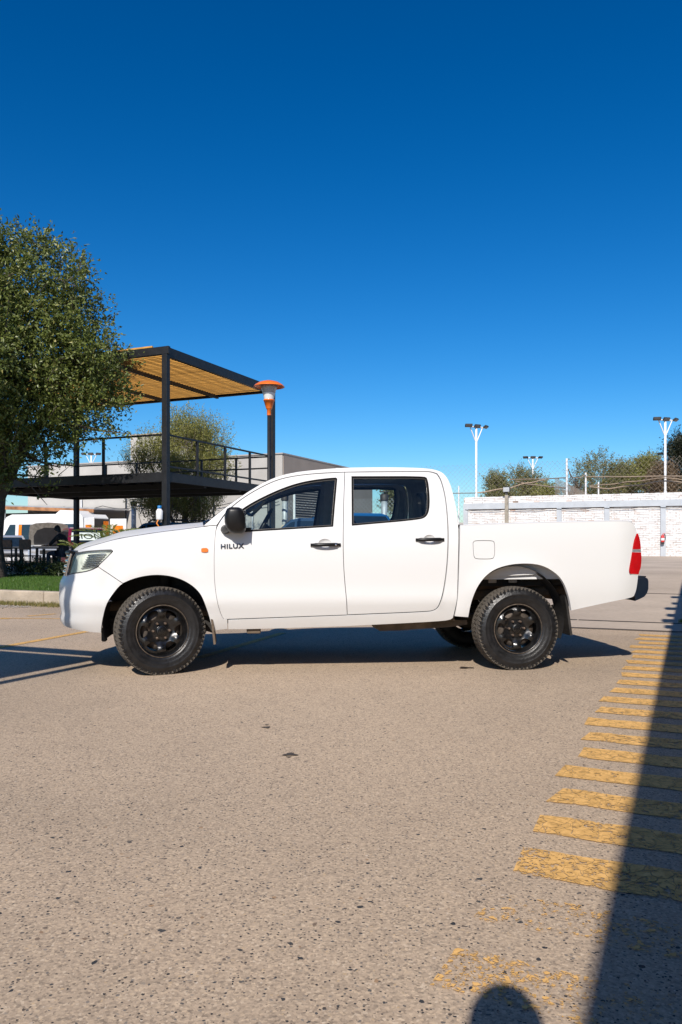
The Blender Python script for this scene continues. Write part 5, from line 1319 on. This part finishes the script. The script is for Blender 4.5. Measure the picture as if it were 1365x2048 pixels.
def curve(p, n=14):
    out = []
    for i in range(len(p) - 1):
        for k in range(n): f = k / n; f2 = f * f * (3 - 2 * f); out.append(tuple(p[i][j] + (p[i + 1][j] - p[i][j]) * (f if j != 1 else f2) for j in range(3)))
    return out + [tuple(p[-1])]
band(curve([(1172, 953.5, 48.5), (1250, 953.5, 45), (1332, 952.5, 42.2), (1400, 952.5, 40)]), .035)
band(curve([(1180, 974, 48), (1215, 977.5, 46.5), (1265, 971, 45), (1330, 962, 42.5), (1400, 968, 40.5)]), .04)
band(curve([(1180, 971, 48), (1215, 969, 46.5), (1265, 963, 45), (1330, 956, 42.5), (1400, 963, 40.5)]), .03)
band(curve([(1134, 936, 40.6), (1146, 955, 44), (1160, 955.5, 46), (1172, 950, 48.5)]), .028)
band(curve([(955, 985.5, 46), (1010, 977.5, 45), (1058, 966, 44), (1090, 960, 43)]), .04)
band(curve([(1020, 959, 52), (1080, 958, 48), (1134, 955.5, 40.8)]), .03)
band(curve([(1032, 963, 52), (1064, 969.5, 48), (1110, 974, 44), (1134, 976, 40.8)]), .035)
band(curve([(905, 986.5, 58), (955, 986, 50)]), .03)
# --- small far house left of the wall
fh = empty('far_house', on_site(921, 75), label='small pinkish house far off beside the end of the wall', cat='house')
MB().box((0, 2, 1.4), (3.4, 4, 3.2)).build('wall', pmat('pink_render', (.46, .33, .27), .9, var=.15), fh)
MB().box((0, 2, 3.06), (3.8, 4.4, .14)).build('roof', pmat('house_roof', (.40, .38, .36), .9), fh)
MB().box((-.4, -.02, 1.5), (.8, .05, .9)).build('window', V_GLASS, fh)
# ------------------------------------------------------------------ trees and plants
def leaves_mesh(name, P, D, L, Wd, g, fold=.25, up=None):
    """P bases, D directions: folded rhombic leaves"""
    n = len(P); rnd = g.normal(size=(n, 3)); S = np.cross(D, rnd); S /= np.linalg.norm(S, axis=1)[:, None] + 1e-9
    N = np.cross(S, D); L = L[:, None]; Wd = Wd[:, None]
    a = P; b = P + D * L * .45 + S * Wd + N * Wd * fold; c = P + D * L; d = P + D * L * .45 - S * Wd + N * Wd * fold
    vs = np.stack([a, b, c, d], 1).reshape(-1, 3); i = np.arange(n)[:, None] * 4
    return np_mesh(name, vs, np.concatenate([i + np.array([[0, 1, 2, 3]])]).astype(np.int32))
def norm(v): return v / (np.linalg.norm(v, axis=1)[:, None] + 1e-9)
def foliage(blobs, n_shoot, per, llen, lw, g, upward=.5, slen=.6, inner=.35, droop=0.0):
    """shoots start inside each ellipsoid and run outwards; leaves stand along them"""
    wts = np.array([b[1][0] * b[1][2] * (b[2] if len(b) > 2 else 1) for b in blobs]); wts = wts / wts.sum()
    k = g.choice(len(blobs), n_shoot, p=wts); C = np.array([b[0] for b in blobs])[k]; Rr = np.array([b[1] for b in blobs])[k]
    d = norm(g.normal(size=(n_shoot, 3))); rad = inner + (1 - inner) * g.uniform(0, 1, n_shoot) ** .55
    rad = rad * (1 + .10 * np.sin(d[:, 0] * 9 + k) * np.sin(d[:, 2] * 8 + 2 * k))
    st = C + d * Rr * rad[:, None]
    sd = norm(d * .8 + np.array([0, 0, upward]) + g.normal(size=(n_shoot, 3)) * .35)
    sl = slen * g.uniform(.45, 1.25, n_shoot)
    f = g.uniform(-.1, 1, (n_shoot, per)); f[:, 0] = 1
    Pp = st[:, None, :] + sd[:, None, :] * (sl[:, None] * f)[:, :, None] + g.normal(size=(n_shoot, per, 3)) * .035
    Pp[:, :, 2] -= droop * (np.clip(f, 0, 1) ** 2) * sl[:, None]
    Dd = norm((sd[:, None, :] * .7 + g.normal(size=(n_shoot, per, 3)) * .75 + np.array([0, 0, -.12 - droop])).reshape(-1, 3))
    n = n_shoot * per
    return Pp.reshape(-1, 3), Dd, llen * g.uniform(.6, 1.25, n), lw * g.uniform(.7, 1.25, n), st, sd, sl
BARK = pmat('bark', (.085, .065, .05), .95, var=.45, scale=9, bump=.9, bscale=22)
BARK_L = pmat('grey_bark', (.16, .13, .10), .95, var=.4, scale=9, bump=.7)
def clumped(blobs, g, rc, dens, core):
    """break big lobes into leaf clumps sitting on their surface, with a thinner core"""
    out = []
    for b in blobs:
        C, Rr, w = np.array(b[0]), np.array(b[1]), (b[2] if len(b) > 2 else 1)
        if Rr[0] < rc * 1.6: out.append((C, Rr, w)); continue
        out.append((C, Rr * .72, core))
        for _ in range(int(dens * Rr[0] * Rr[2] / rc ** 2)):
            d = g.normal(size=3); d /= np.linalg.norm(d); r = rc * g.uniform(.55, 1.25)
            out.append((C + d * Rr * g.uniform(.66, 1.02), np.array([r, r, r * g.uniform(.7, 1.2)]), w * g.uniform(.7, 1.5)))
    return out
def tree(name, label, base, trunk, limbs, blobs, n_shoot, per, llen, lw, mat, seed, bark=BARK, twigs=0, group=None, clump=None, **kw):
    g = np.random.default_rng(seed); base = Vector(base)
    o = empty(name, base, label=label, cat='tree', group=group)
    mb = MB()
    for pts, rs in [trunk] + limbs: mb.tube(pts, rs, 10)
    bw(mb, 'trunk', bark, o)
    if clump: blobs = clumped(blobs, g, *clump)
    P_, D_, L_, W_2, st, sd, sl = foliage(blobs, n_shoot, per, llen, lw, g, **kw)
    me = leaves_mesh('crown', P_ - np.array(base), D_, L_, W_2, g)
    cr = link('crown', me, mat, o)
    if twigs:
        idx = g.choice(len(st), min(twigs, len(st)), replace=False); tm = MB()
        for i in idx: tm.tube([Vector(st[i] - sd[i] * sl[i] * .9), Vector(st[i] + sd[i] * sl[i] * .8)], [.014, .005], 3, False)
        bw(tm, 'twigs', bark, o)
    return o
LF_BIG = leaf_mat('glossy_dark_leaf', (.045, .068, .013), (.155, .185, .04), (.38, .34, .12), .22)
LF_OLIVE = leaf_mat('olive_leaf', (.15, .155, .04), (.31, .31, .09), (.44, .38, .14), .35)
LF_FAR = leaf_mat('far_leaf', (.12, .13, .045), (.24, .235, .09), (.33, .27, .13), .35)
LF_DARK = leaf_mat('dark_leaf', (.012, .018, .010), (.03, .036, .016), None, .15)
LF_BROWN = leaf_mat('brown_leaf', (.12, .08, .045), (.20, .14, .08), None, .2)
def bl(px, py, rpx, Y, dy=0.0, sq=1.0, w=1.0):    # crown lobe from its place and radius in the photograph
    c = at(px, py, Y + dy); r = rpx * Y / FPX; return ((c.x, c.y, c.z), (r, r * .9, r * sq), w)
TY = 20.2
tb_ = on_site(-24, TY, .2)
crown = [bl(30, 585, 118, TY), bl(110, 590, 78, TY, -.4), bl(150, 650, 70, TY, .2), bl(185, 720, 70, TY, -.3), bl(205, 790, 52, TY, -.5), bl(150, 800, 82, TY, .4), bl(70, 760, 120, TY, -.6),
         bl(90, 860, 64, TY, -.3), bl(175, 862, 40, TY, -.2, .7), bl(30, 905, 52, TY, .5, .7), bl(-60, 650, 150, TY), bl(-70, 800, 140, TY, .3), bl(-90, 560, 110, TY), bl(20, 500, 48, TY, .2), bl(85, 530, 50, TY, .3), bl(222, 760, 36, TY, .3, .8),
         bl(225, 868, 16, TY, -.2, .6, 1.6), bl(255, 872, 9, TY, -.25, .6, 3), bl(118, 935, 22, TY, -.4, .8, 1.3), bl(72, 965, 22, TY, -.2, .8, 1.2), bl(70, 1005, 10, TY, -.3, .5, 2), bl(15, 925, 48, TY, -.9, .8), bl(-40, 950, 55, TY, -.8, .7), bl(55, 905, 45, TY, -.9, .8),
         ((-8.9, 17.2, 5.2), (1.5, 1.4, 1.4)), ((-10.6, 16.8, 4.9), (2.0, 1.8, 1.7)), ((-9.9, 18.2, 6.4), (2.0, 1.8, 1.8)), ((-11.8, 18.5, 5.5), (2.2, 2, 2)), ((-8.3, 18.3, 4.3), (.9, .9, .8))]
c0 = tb_
tree('broadleaf_tree', 'large dense dark green tree at the left edge on the lawn', tb_,
     ([c0, c0 + Vector((.03, 0, .9)), c0 + Vector((.12, .05, 2.0)), c0 + Vector((.2, .1, 3.2)), c0 + Vector((.1, .1, 5))], [.50, .33, .30, .26, .16]),
     [([c0 + Vector((.12, .05, 1.9)), at(40, 905, TY), at(90, 830, TY), at(150, 760, TY)], [.22, .15, .10, .04]),
      ([c0 + Vector((.2, .1, 2.6)), at(20, 820, TY + .5), at(60, 700, TY + .6), at(90, 580, TY + .4)], [.2, .14, .09, .03]),
      ([c0 + Vector((.1, .1, 2.4)), at(-60, 850, TY - .6), at(-90, 700, TY - .8), at(-80, 580, TY - .6)], [.2, .14, .09, .03]),
      ([at(90, 830, TY), at(150, 850, TY - .3), at(205, 862, TY - .3), at(262, 868, TY - .25)], [.06, .04, .02, .008]),
      ([at(40, 905, TY), at(85, 925, TY - .3), at(120, 935, TY - .4)], [.06, .03, .01]), ([at(20, 950, TY), at(60, 970, TY - .2), at(95, 1010, TY - .3)], [.05, .02, .006])],
     crown, 12500, 12, .110, .024, LF_BIG, 21, twigs=900, upward=.55, slen=.42, inner=.15, clump=(.42, 3.2, .55))
tb2 = on_site(366, 31.0, 0); Y2 = 31.0
tree('feathery_tree', 'feathery olive green tree between the deck and the grey building', tb2,
     ([tb2, tb2 + Vector((.05, 0, 1.1)), tb2 + Vector((.1, 0, 2.4)), tb2 + Vector((.05, 0, 4.2))], [.17, .14, .11, .05]),
     [([tb2 + Vector((.05, 0, 1.0)), at(320, 985, Y2), at(300, 920, Y2)], [.09, .06, .02]), ([tb2 + Vector((.05, 0, 1.2)), at(410, 980, Y2), at(430, 900, Y2)], [.09, .06, .02])],
     [bl(372, 905, 62, Y2, 0, 1.0), bl(365, 862, 30, Y2, .2, 1.2), bl(430, 890, 30, Y2, .1, 1.1), bl(310, 925, 45, Y2, -.2, .9), bl(285, 945, 26, Y2, 0, .8), bl(370, 980, 68, Y2, -.3, .8, 1.3), bl(320, 1002, 40, Y2, .2, .7, 1.5), bl(415, 1002, 34, Y2, .1, .8, 1.5), bl(365, 1022, 48, Y2, -.5, .5, 1.5), bl(420, 940, 42, Y2, 0, 1)],
     4600, 14, .105, .013, LF_OLIVE, 22, BARK_L, twigs=500, upward=1.5, slen=.7, inner=.15, clump=(.42, 2.2, .4))
GT = 'trees behind the white wall'
def far_tree(px, ytop, wpx, Y, label, mat, seed, n=700, name='background_tree', per=14, ll=.15):
    b0 = on_site(px, Y); H = at(px, ytop, Y).z; r = wpx / 2 * Y / FPX; zc = H - r * .9
    g = np.random.default_rng(seed); bls = []
    for k in range(9):
        an = g.uniform(0, 2 * np.pi); rr = r * g.uniform(.25, .62); z = H - r * g.uniform(.35, 1.9)
        bls.append(((b0.x + rr * math.cos(an), b0.y + rr * math.sin(an) * .8, max(z, b0.z + 1.2)), (r * g.uniform(.35, .55),) * 3))
    bls.append(((b0.x, b0.y, H - r * .45), (r * .45, r * .45, r * .45)))
    tree(name, label, b0, ([b0, b0 + Vector((0, 0, H * .45)), b0 + Vector((.1, 0, H * .8))], [.22, .16, .06]), [([b0 + Vector((0, 0, H * .35)), Vector(bl_[0])], [.10, .03]) for bl_ in bls[:6]], bls, int(n * 1.6), per, ll, ll * .2, mat, seed, BARK_L, 200, GT, upward=.9, slen=.8, inner=.15, clump=(.55, 2.0, .3))
far_tree(996, 956, 66, 62, 'small olive tree left of the post lamp above the wall', LF_FAR, 31)
far_tree(1058, 944, 96, 64, 'wider olive tree around the small floodlight mast', LF_FAR, 32, 900)
far_tree(1092, 980, 50, 58, 'low bushy tree just right of the small floodlight mast', LF_OLIVE, 36, 350)
far_tree(1150, 952, 56, 66, 'bare brownish tree behind the leaning net post', LF_BROWN, 33, 260, per=5)
far_tree(1205, 922, 110, 64, 'broad olive tree behind the net posts', LF_FAR, 34, 1100)
far_tree(1262, 932, 80, 66, 'middle olive tree behind the court netting', LF_FAR, 37, 800)
far_tree(1300, 916, 70, 62, 'yellowish tree beside the tall dark tree', LF_OLIVE, 38, 700)
far_tree(1375, 872, 135, 60, 'tall dark evergreen tree at the right edge', LF_DARK, 35, 2200)
far_tree(1330, 938, 70, 58, 'dark shrub tree behind the two floodlight masts', LF_BROWN, 40, 800)
far_tree(800, 970, 60, 48, 'leafy tree seen through the rear window of the truck', LF_FAR, 39, 700)

# palm-like cycads beside the deck
LF_PALM = leaf_mat('palm_leaflet', (.08, .11, .02), (.20, .23, .05), (.36, .34, .13), .25)
def cycad(px, Y, ycrown, n_fr, fl, label, seed):
    g = np.random.default_rng(seed); b0 = on_site(px, Y, .2); zc = at(px, ycrown, Y).z - b0.z
    o = empty('cycad_palm', b0, label=label, cat='plant', group='spiky palms along the deck')
    MB().lathe([(.001, 0), (.17, 0), (.19, zc * .5), (.14, zc), (.001, zc + .05)], 12).build('trunk', BARK, o)
    for k in range(n_fr):
        an = 2 * math.pi * k / n_fr * 2.4 + g.uniform(-.2, .2); el = g.uniform(.35, 1.25); L = fl * g.uniform(.8, 1.15); pts = []
        for j in range(10):
            f = j / 9; e = el - 1.0 * f * f; 
            pts.append(np.array([math.cos(an) * L * f * math.cos(el - .35 * f), math.sin(an) * L * f * math.cos(el - .35 * f), zc + L * f * math.sin(el) - .38 * L * f * f]))
        pts = np.array(pts); Pp, Dd = [], []
        for j in range(1, 34):
            f = j / 33 * 8.99; i = int(f); p = pts[i] + (pts[min(i + 1, 9)] - pts[i]) * (f - i); ax = pts[min(i + 1, 9)] - pts[i]; ax /= np.linalg.norm(ax)
            sd = np.cross(ax, [0, 0, 1]); sd /= np.linalg.norm(sd) + 1e-9
            for sg in (-1, 1): Pp.append(p); Dd.append(sg * sd * .8 + ax * .65 + np.array([0, 0, .28]))
        Pp, Dd = np.array(Pp), norm(np.array(Dd)); n = len(Pp)
        ln = np.full(n, .19) * np.repeat(np.sin(np.linspace(.5, 2.9, 33)) ** .6, 2)
        link('frond', leaves_mesh('frond', Pp, Dd, ln, np.full(n, .0065), g, 0), LF_PALM, o)
cycad(216, 18.6, 1088, 15, .86, 'green spiky palm rising behind the bonnet of the truck', 51)
cycad(160, 18.0, 1106, 9, .55, 'low spiky palm in front of the bonnet of the truck', 52)
cycad(246, 19.4, 1084, 9, .55, 'small spiky palm behind the middle of the bonnet', 53)
yc = empty('yucca', on_site(283, 19.0, .2), label='thin upright spiky plant in front of the blue estate car', cat='plant')
g = np.random.default_rng(54); n_ = 26; an = g.uniform(0, 2 * np.pi, n_); el = g.uniform(.9, 1.5, n_)
Dd = np.stack([np.cos(an) * np.cos(el), np.sin(an) * np.cos(el), np.sin(el)], 1)
link('leaves', leaves_mesh('leaves', np.zeros((n_, 3)), Dd, g.uniform(.9, 1.4, n_), np.full(n_, .02), g, 0), LF_PALM, yc)
LF_SHR = leaf_mat('shrub_leaf', (.02, .035, .012), (.05, .07, .02), None, .2)
for k, px in enumerate((30, 62, 98, 128)):
    b0 = on_site(px, 21.6 - .2 * k, .31); g = np.random.default_rng(60 + k)
    o = empty('low_shrub', b0, label=('low dark shrub by the trunk under the deck', 'low dark shrub below the brown chair back', 'low dark shrub in front of the seated person', 'low dark shrub nearest the bumper of the pickup')[k], cat='shrub', group='low shrubs at the edge of the deck slab')
    P_, D_, L_, W_2, *_r = foliage([((0, 0, .10), (.28, .2, .12))], 55, 8, .10, .018, g, slen=.16, upward=.6)
    link('foliage', leaves_mesh('foliage', P_, D_, L_, W_2, g), LF_SHR, o)

# ------------------------------------------------------------------ table, chairs and people
TZ = .315
tbl = empty('picnic_table', on_site(84, 22.3, TZ), math.atan2(-V.y, -V.x), label='long dark table with steel frame under the deck', cat='table')
MB().box((-.2, 0, .665), (2.3, .7, .04), bev=.008).build('table_top', pmat('dark_table_top', (.05, .035, .028), .5, var=.3, scale=8), tbl)
for x in (-1.25, -.45, .35, .85):
    for y in (-.28, .28): MB().box((x, y, .32), (.055, .055, .64)).build('leg', B_BLACK, tbl)
for y in (-.28, .28): MB().box((-.2, y, .22), (2.1, .04, .04)).build('stretcher', B_BLACK, tbl)
def chair(px, Y, rz, label):
    o = empty('chair', on_site(px, Y, TZ), rz, label=label, cat='chair', group='brown backed chairs at the table')
    MB().box((0, 0, .45), (.42, .42, .03), bev=.008).build('seat', B_BROWNW, o)
    MB().box((0, -.2, .76), (.40, .025, .28), bev=.008).build('backrest', B_BROWNW, o)
    for x in (-.18, .18):
        MB().box((x, .18, .22), (.03, .03, .44)).build('leg', B_BLACK, o); MB().box((x, -.18, .44), (.03, .03, .88)).build('leg', B_BLACK, o)
chair(61, 21.75, math.atan2(-V.y, -V.x), 'brown backed chair drawn up to the dark table, nearest the trunk')
chair(24, 22.6, math.atan2(-V.y, -V.x), 'brown backed chair half hidden by the tree trunk')
st_ = empty('stool', on_site(131, 21.6, TZ), 0.2, label='dark stool under the seated person', cat='stool')
MB().box((0, 0, .43), (.38, .36, .035), bev=.01).build('seat', B_BLACK, st_)
for x in (-.15, .15):
    for y in (-.14, .14): MB().box((x, y, .207), (.03, .03, .41)).build('leg', B_BLACK, st_)

def person(name, label, joints, edges, radii, loc, rz, colour, hair_z, head, face_dir=1):
    """one continuous skinned body; joints in metres, front is +x"""
    me = bpy.data.meshes.new(name); names = list(joints); me.from_pydata([joints[k] for k in names], [(names.index(a), names.index(b)) for a, b in edges], [])
    o = bpy.data.objects.new(name + '_rig', me); col.objects.link(o)
    sk = o.modifiers.new('s', 'SKIN'); sk.use_smooth_shade = True; o.modifiers.new('d', 'SUBSURF').levels = 2
    lay = me.skin_vertices[0].data
    for k, nm in enumerate(names): r_ = radii[nm]; lay[k].radius = (r_, r_) if not isinstance(r_, tuple) else r_; lay[k].use_root = nm == 'pelvis'
    bpy.context.view_layer.update()
    me2 = bpy.data.meshes.new_from_object(o.evaluated_get(bpy.context.evaluated_depsgraph_get())); bpy.data.objects.remove(o)
    hc = Vector(joints['head'])
    for v in me2.vertices:                        # give the head a face: brow, nose, chin
        d = v.co - hc
        if d.length < .17 and v.co.z > joints['neck'][2] + .03:
            if d.x > .05 and abs(d.y) < .022 and -.04 < d.z < .02: v.co.x += .022
            if d.x > .04 and abs(abs(d.y) - .035) < .018 and .0 < d.z < .035: v.co.x -= .008
    me2.materials.clear()
    for m_ in colour: me2.materials.append(m_)
    for p in me2.polygons:
        c = p.center; best = min(edges, key=lambda e: _segd(c, Vector(joints[e[0]]), Vector(joints[e[1]])))
        p.material_index = _cloth(best, c, joints); p.use_smooth = True
    b = bpy.data.objects.new(name, me2); col.objects.link(b); b.location = loc; b.rotation_euler = (0, 0, rz); tag(b, label, 'person')
    hm = MB(); rows = [(0, 1.0), (.25, .98), (.5, .88), (.75, .67), (.93, .36), (1, .05)]; vs = []; N = 18
    for f, q in rows:
        for j in range(N):
            a = 2 * math.pi * j / N; drop = .075 * (1 - f) * (.5 - .5 * math.cos(a)) * 1.25
            vs.append(hc + Vector((math.cos(a) * head[0] * q - .012, math.sin(a) * head[1] * q, -.0 + f * head[2] - drop + .012)))
    fs = [(i * N + j, i * N + (j + 1) % N, (i + 1) * N + (j + 1) % N, (i + 1) * N + j) for i in range(len(rows) - 1) for j in range(N)] + [tuple((len(rows) - 1) * N + j for j in range(N))]
    hm.add(vs, fs, True).build('hair', colour[3], b)
    return b
def _segd(p, a, b):
    ab = b - a; t = max(0, min(1, (p - a).dot(ab) / (ab.length_squared + 1e-9))); return (p - a - ab * t).length
def _cloth(e, c, j):
    a, b = e
    if 'head' in (a, b) or 'crown' in (a, b) or 'chin' in (a, b): return 0
    if any(k.startswith(('hand', 'f_', 'th')) for k in (a, b)): return 0
    if any(k.startswith(('wrist',)) for k in (a, b)) and SHORT[0]: return 0
    if any(k.startswith(('foot', 'toe')) for k in (a, b)): return 4
    if any(k.startswith(('hip', 'knee', 'ankle')) for k in (a, b)): return 2
    return 1
SHORT = [True]
SKIN = pmat('skin', (.36, .19, .12), .55, var=.08, scale=20); SHIRT = pmat('black_shirt', (.012, .012, .014), .9, var=.2, scale=12); JEANS = pmat('dark_jeans', (.02, .025, .04), .9, var=.25, scale=30); HAIR = pmat('dark_hair', (.012, .009, .007), .6, var=.3, scale=60); SHOE = pmat('dark_shoe', (.02, .018, .016), .6)
def hand_edges(J, E, Rd, sd, wrist, d, up, curl=.5):
    """palm and five fingers growing from a wrist joint"""
    d = Vector(d).normalized(); up = Vector(up).normalized(); side = d.cross(up) * sd; w = Vector(J[wrist]); pk = 'hand' + wrist[-1]; J[pk] = tuple(w + d * .07); E.append((wrist, pk)); Rd[pk] = (.034, .018)
    for k, (off, ln) in enumerate(((-.028, .072), (-.009, .08), (.010, .075), (.027, .058))):
        prev = pk
        for q in range(2):
            nm = f'f_{wrist}{k}{q}'; L = ln * (.55 + .45 * q); cz = -curl * (.02 if q == 0 else .05)
            J[nm] = tuple(w + d * (.085 + L) + side * off + up * cz); Rd[nm] = .009 if q == 0 else .007; E.append((prev, nm)); prev = nm
    J['th' + wrist] = tuple(w + d * .03 + side * -.045); Rd['th' + wrist] = .012; E.append((wrist, 'th' + wrist)); J['th2' + wrist] = tuple(w + d * .075 + side * -.055 - up * .01); Rd['th2' + wrist] = .009; E.append(('th' + wrist, 'th2' + wrist))
# seated person, leaning on the table, facing +x (turned to face left in the picture)
J = {'pelvis': (0, 0, .54), 'waist': (.03, 0, .68), 'chest': (.12, 0, .88), 'neck': (.19, 0, 1.04), 'chin': (.22, 0, 1.09), 'head': (.25, 0, 1.165), 'crown': (.25, 0, 1.235)}
E = [('pelvis', 'waist'), ('waist', 'chest'), ('chest', 'neck'), ('neck', 'chin'), ('chin', 'head'), ('head', 'crown')]
Rd = {'pelvis': (.15, .12), 'waist': (.14, .10), 'chest': (.16, .11), 'neck': .055, 'chin': .062, 'head': (.078, .095), 'crown': (.06, .07)}
for sg, s_n in ((-1, 'r'), (1, 'l')):
    J.update({'shoulder' + s_n: (.13, sg * .18, .96), 'elbow' + s_n: (.30, sg * .25, .76), 'wrist' + s_n: (.52, sg * .12, .735), 'hip' + s_n: (.05, sg * .09, .52), 'knee' + s_n: (.44, sg * .13, .52), 'ankle' + s_n: (.40, sg * .13, .09), 'foot' + s_n: (.46, sg * .13, .045), 'toe' + s_n: (.58, sg * .13, .04)})
    E += [('chest', 'shoulder' + s_n), ('shoulder' + s_n, 'elbow' + s_n), ('elbow' + s_n, 'wrist' + s_n), ('pelvis', 'hip' + s_n), ('hip' + s_n, 'knee' + s_n), ('knee' + s_n, 'ankle' + s_n), ('ankle' + s_n, 'foot' + s_n), ('foot' + s_n, 'toe' + s_n)]
    Rd.update({'shoulder' + s_n: .068, 'elbow' + s_n: .046, 'wrist' + s_n: .03, 'hip' + s_n: .10, 'knee' + s_n: .068, 'ankle' + s_n: .045, 'foot' + s_n: .042, 'toe' + s_n: .034})
    hand_edges(J, E, Rd, sg, 'wrist' + s_n, (.95, -sg * .25, 0), (0, 0, 1), .3)
person('person', 'person in black clothes sitting at the dark table, leaning forward', J, E, Rd, on_site(131, 21.6, TZ - .0), math.pi - .25, [SKIN, SHIRT, JEANS, HAIR, SHOE], 0, (.098, .083, .115))
S1 = 1.058
# photographer: stands just behind the lens, only the shadow of the head falls into the picture
SHORT[0] = False
J = {'pelvis': (0, 0, .93), 'waist': (.01, 0, 1.08), 'chest': (.0, 0, 1.30), 'neck': (-.01, 0, 1.455), 'chin': (.01, 0, 1.50), 'head': (.02, 0, 1.59), 'crown': (.015, 0, 1.665)}
E = [('pelvis', 'waist'), ('waist', 'chest'), ('chest', 'neck'), ('neck', 'chin'), ('chin', 'head'), ('head', 'crown')]
Rd = {'pelvis': (.15, .12), 'waist': (.14, .105), 'chest': (.165, .115), 'neck': .055, 'chin': .06, 'head': (.08, .098), 'crown': (.066, .078)}
for sg, s_n in ((-1, 'r'), (1, 'l')):
    J.update({'shoulder' + s_n: (-.01, sg * .19, 1.39), 'elbow' + s_n: (.02, sg * .25, 1.12), 'wrist' + s_n: (.17, sg * .10, 1.02), 'hip' + s_n: (0, sg * .09, .88), 'knee' + s_n: (.02, sg * .11, .48), 'ankle' + s_n: (-.02, sg * .12, .09), 'foot' + s_n: (.05, sg * .125, .045), 'toe' + s_n: (.17, sg * .13, .038)})
    E += [('chest', 'shoulder' + s_n), ('shoulder' + s_n, 'elbow' + s_n), ('elbow' + s_n, 'wrist' + s_n), ('pelvis', 'hip' + s_n), ('hip' + s_n, 'knee' + s_n), ('knee' + s_n, 'ankle' + s_n), ('ankle' + s_n, 'foot' + s_n), ('foot' + s_n, 'toe' + s_n)]
    Rd.update({'shoulder' + s_n: .072, 'elbow' + s_n: .048, 'wrist' + s_n: .03, 'hip' + s_n: .10, 'knee' + s_n: .066, 'ankle' + s_n: .045, 'foot' + s_n: .042, 'toe' + s_n: .036})
    hand_edges(J, E, Rd, sg, 'wrist' + s_n, (.6, -sg * .35, .35), (0, 0, 1), .8)
J = {k: (x, y, z * S1) for k, (x, y, z) in J.items()}
person('person', 'photographer in dark clothes standing behind the lens', J, E, Rd, (-.05, -.34, 0), math.pi / 2, [SKIN, SHIRT, JEANS, HAIR, SHOE], 0, (.108, .092, .125))

# ------------------------------------------------------------------ roofs outside the frame that throw the shadows seen on the asphalt
SH = Vector((math.sin(SUN_AZ), math.cos(SUN_AZ), 0)) / math.tan(SUN_EL)      # ground offset of a shadow per metre of height
def ab(p): return p.dot(U), p.dot(V)
# workshop on the right: its eave shadow edge runs along the crossing
EH = 3.6; ea, eb = ab(Vector((.585, 1.83, 0)) - SH * EH)
wsx = empty('workshop_building', sp(8, eb - 6), label='workshop with overhanging roof along the right of the yard', cat='building')
bw(sbox(MB(), 9, eb - 8.4, 0, 3.58, 34, 10.0), 'wall_block', pmat('workshop_wall', (.25, .24, .23), .9, var=.1, scale=1), wsx)
bw(sbox(MB(), 9, eb - 6.75, EH, EH + .12, 35, 13.5), 'roof', B_TIN, wsx)
for a in (-6, -1, 17, 23): bw(sbox(MB(), a, eb - 1.6, 0, EH, .14, .14), 'eave_post', B_BLACK, wsx)
for a, d in ((6.9, .10), (7.7, .16), (8.5, .12), (9.6, .18), (10.6, .10), (12.0, .15)): bw(sbox(MB(), a, eb + d / 2 - .01, EH - .02, EH + .10, .32, d), 'eave_shadow_step', B_TIN, wsx)  # boxes added along the eave to put steps in its far shadow edge
# shade canopy on the left: dark panel inside a steel frame
CH = 3.0; tip = Vector((-1.96, 7.86, 0)) - SH * (CH + .2); ca, cb = ab(tip)
cn = empty('shade_canopy', sp(ca - 2, cb + 3), label='flat steel framed shade canopy to the left of the camera', cat='canopy')
FL_, FW = 5.2, 6.0
for a in (ca - .03, ca - FL_): bw(sbox(MB(), a, cb + FW / 2, CH, CH + .2, .06, FW, .004), 'frame_beam', B_BLACK, cn)
for b in (cb + .03, cb + FW): bw(sbox(MB(), ca - FL_ / 2 - .03, b, CH, CH + .198, FL_ - .07, .06), 'frame_beam', B_BLACK, cn)
bw(sbox(MB(), ca - .33 - (FL_ - .5) / 2, cb + .19 + (FW - .4) / 2, CH + .12, CH + .17, FL_ - .5, FW - .4), 'shade_panel', B_DARKW, cn)
for b in (cb + 2.2, cb + 4.6): bw(sbox(MB(), ca - FL_ / 2, b, CH + .02, CH + .115, FL_ - .1, .06), 'joist', B_BLACK, cn)
for a in (ca - 1.2, ca - 4.6):
    for b in (cb + 3.0, cb + 5.6): bw(sbox(MB(), a, b, 0, CH + .02, .12, .12), 'post', B_BLACK, cn)
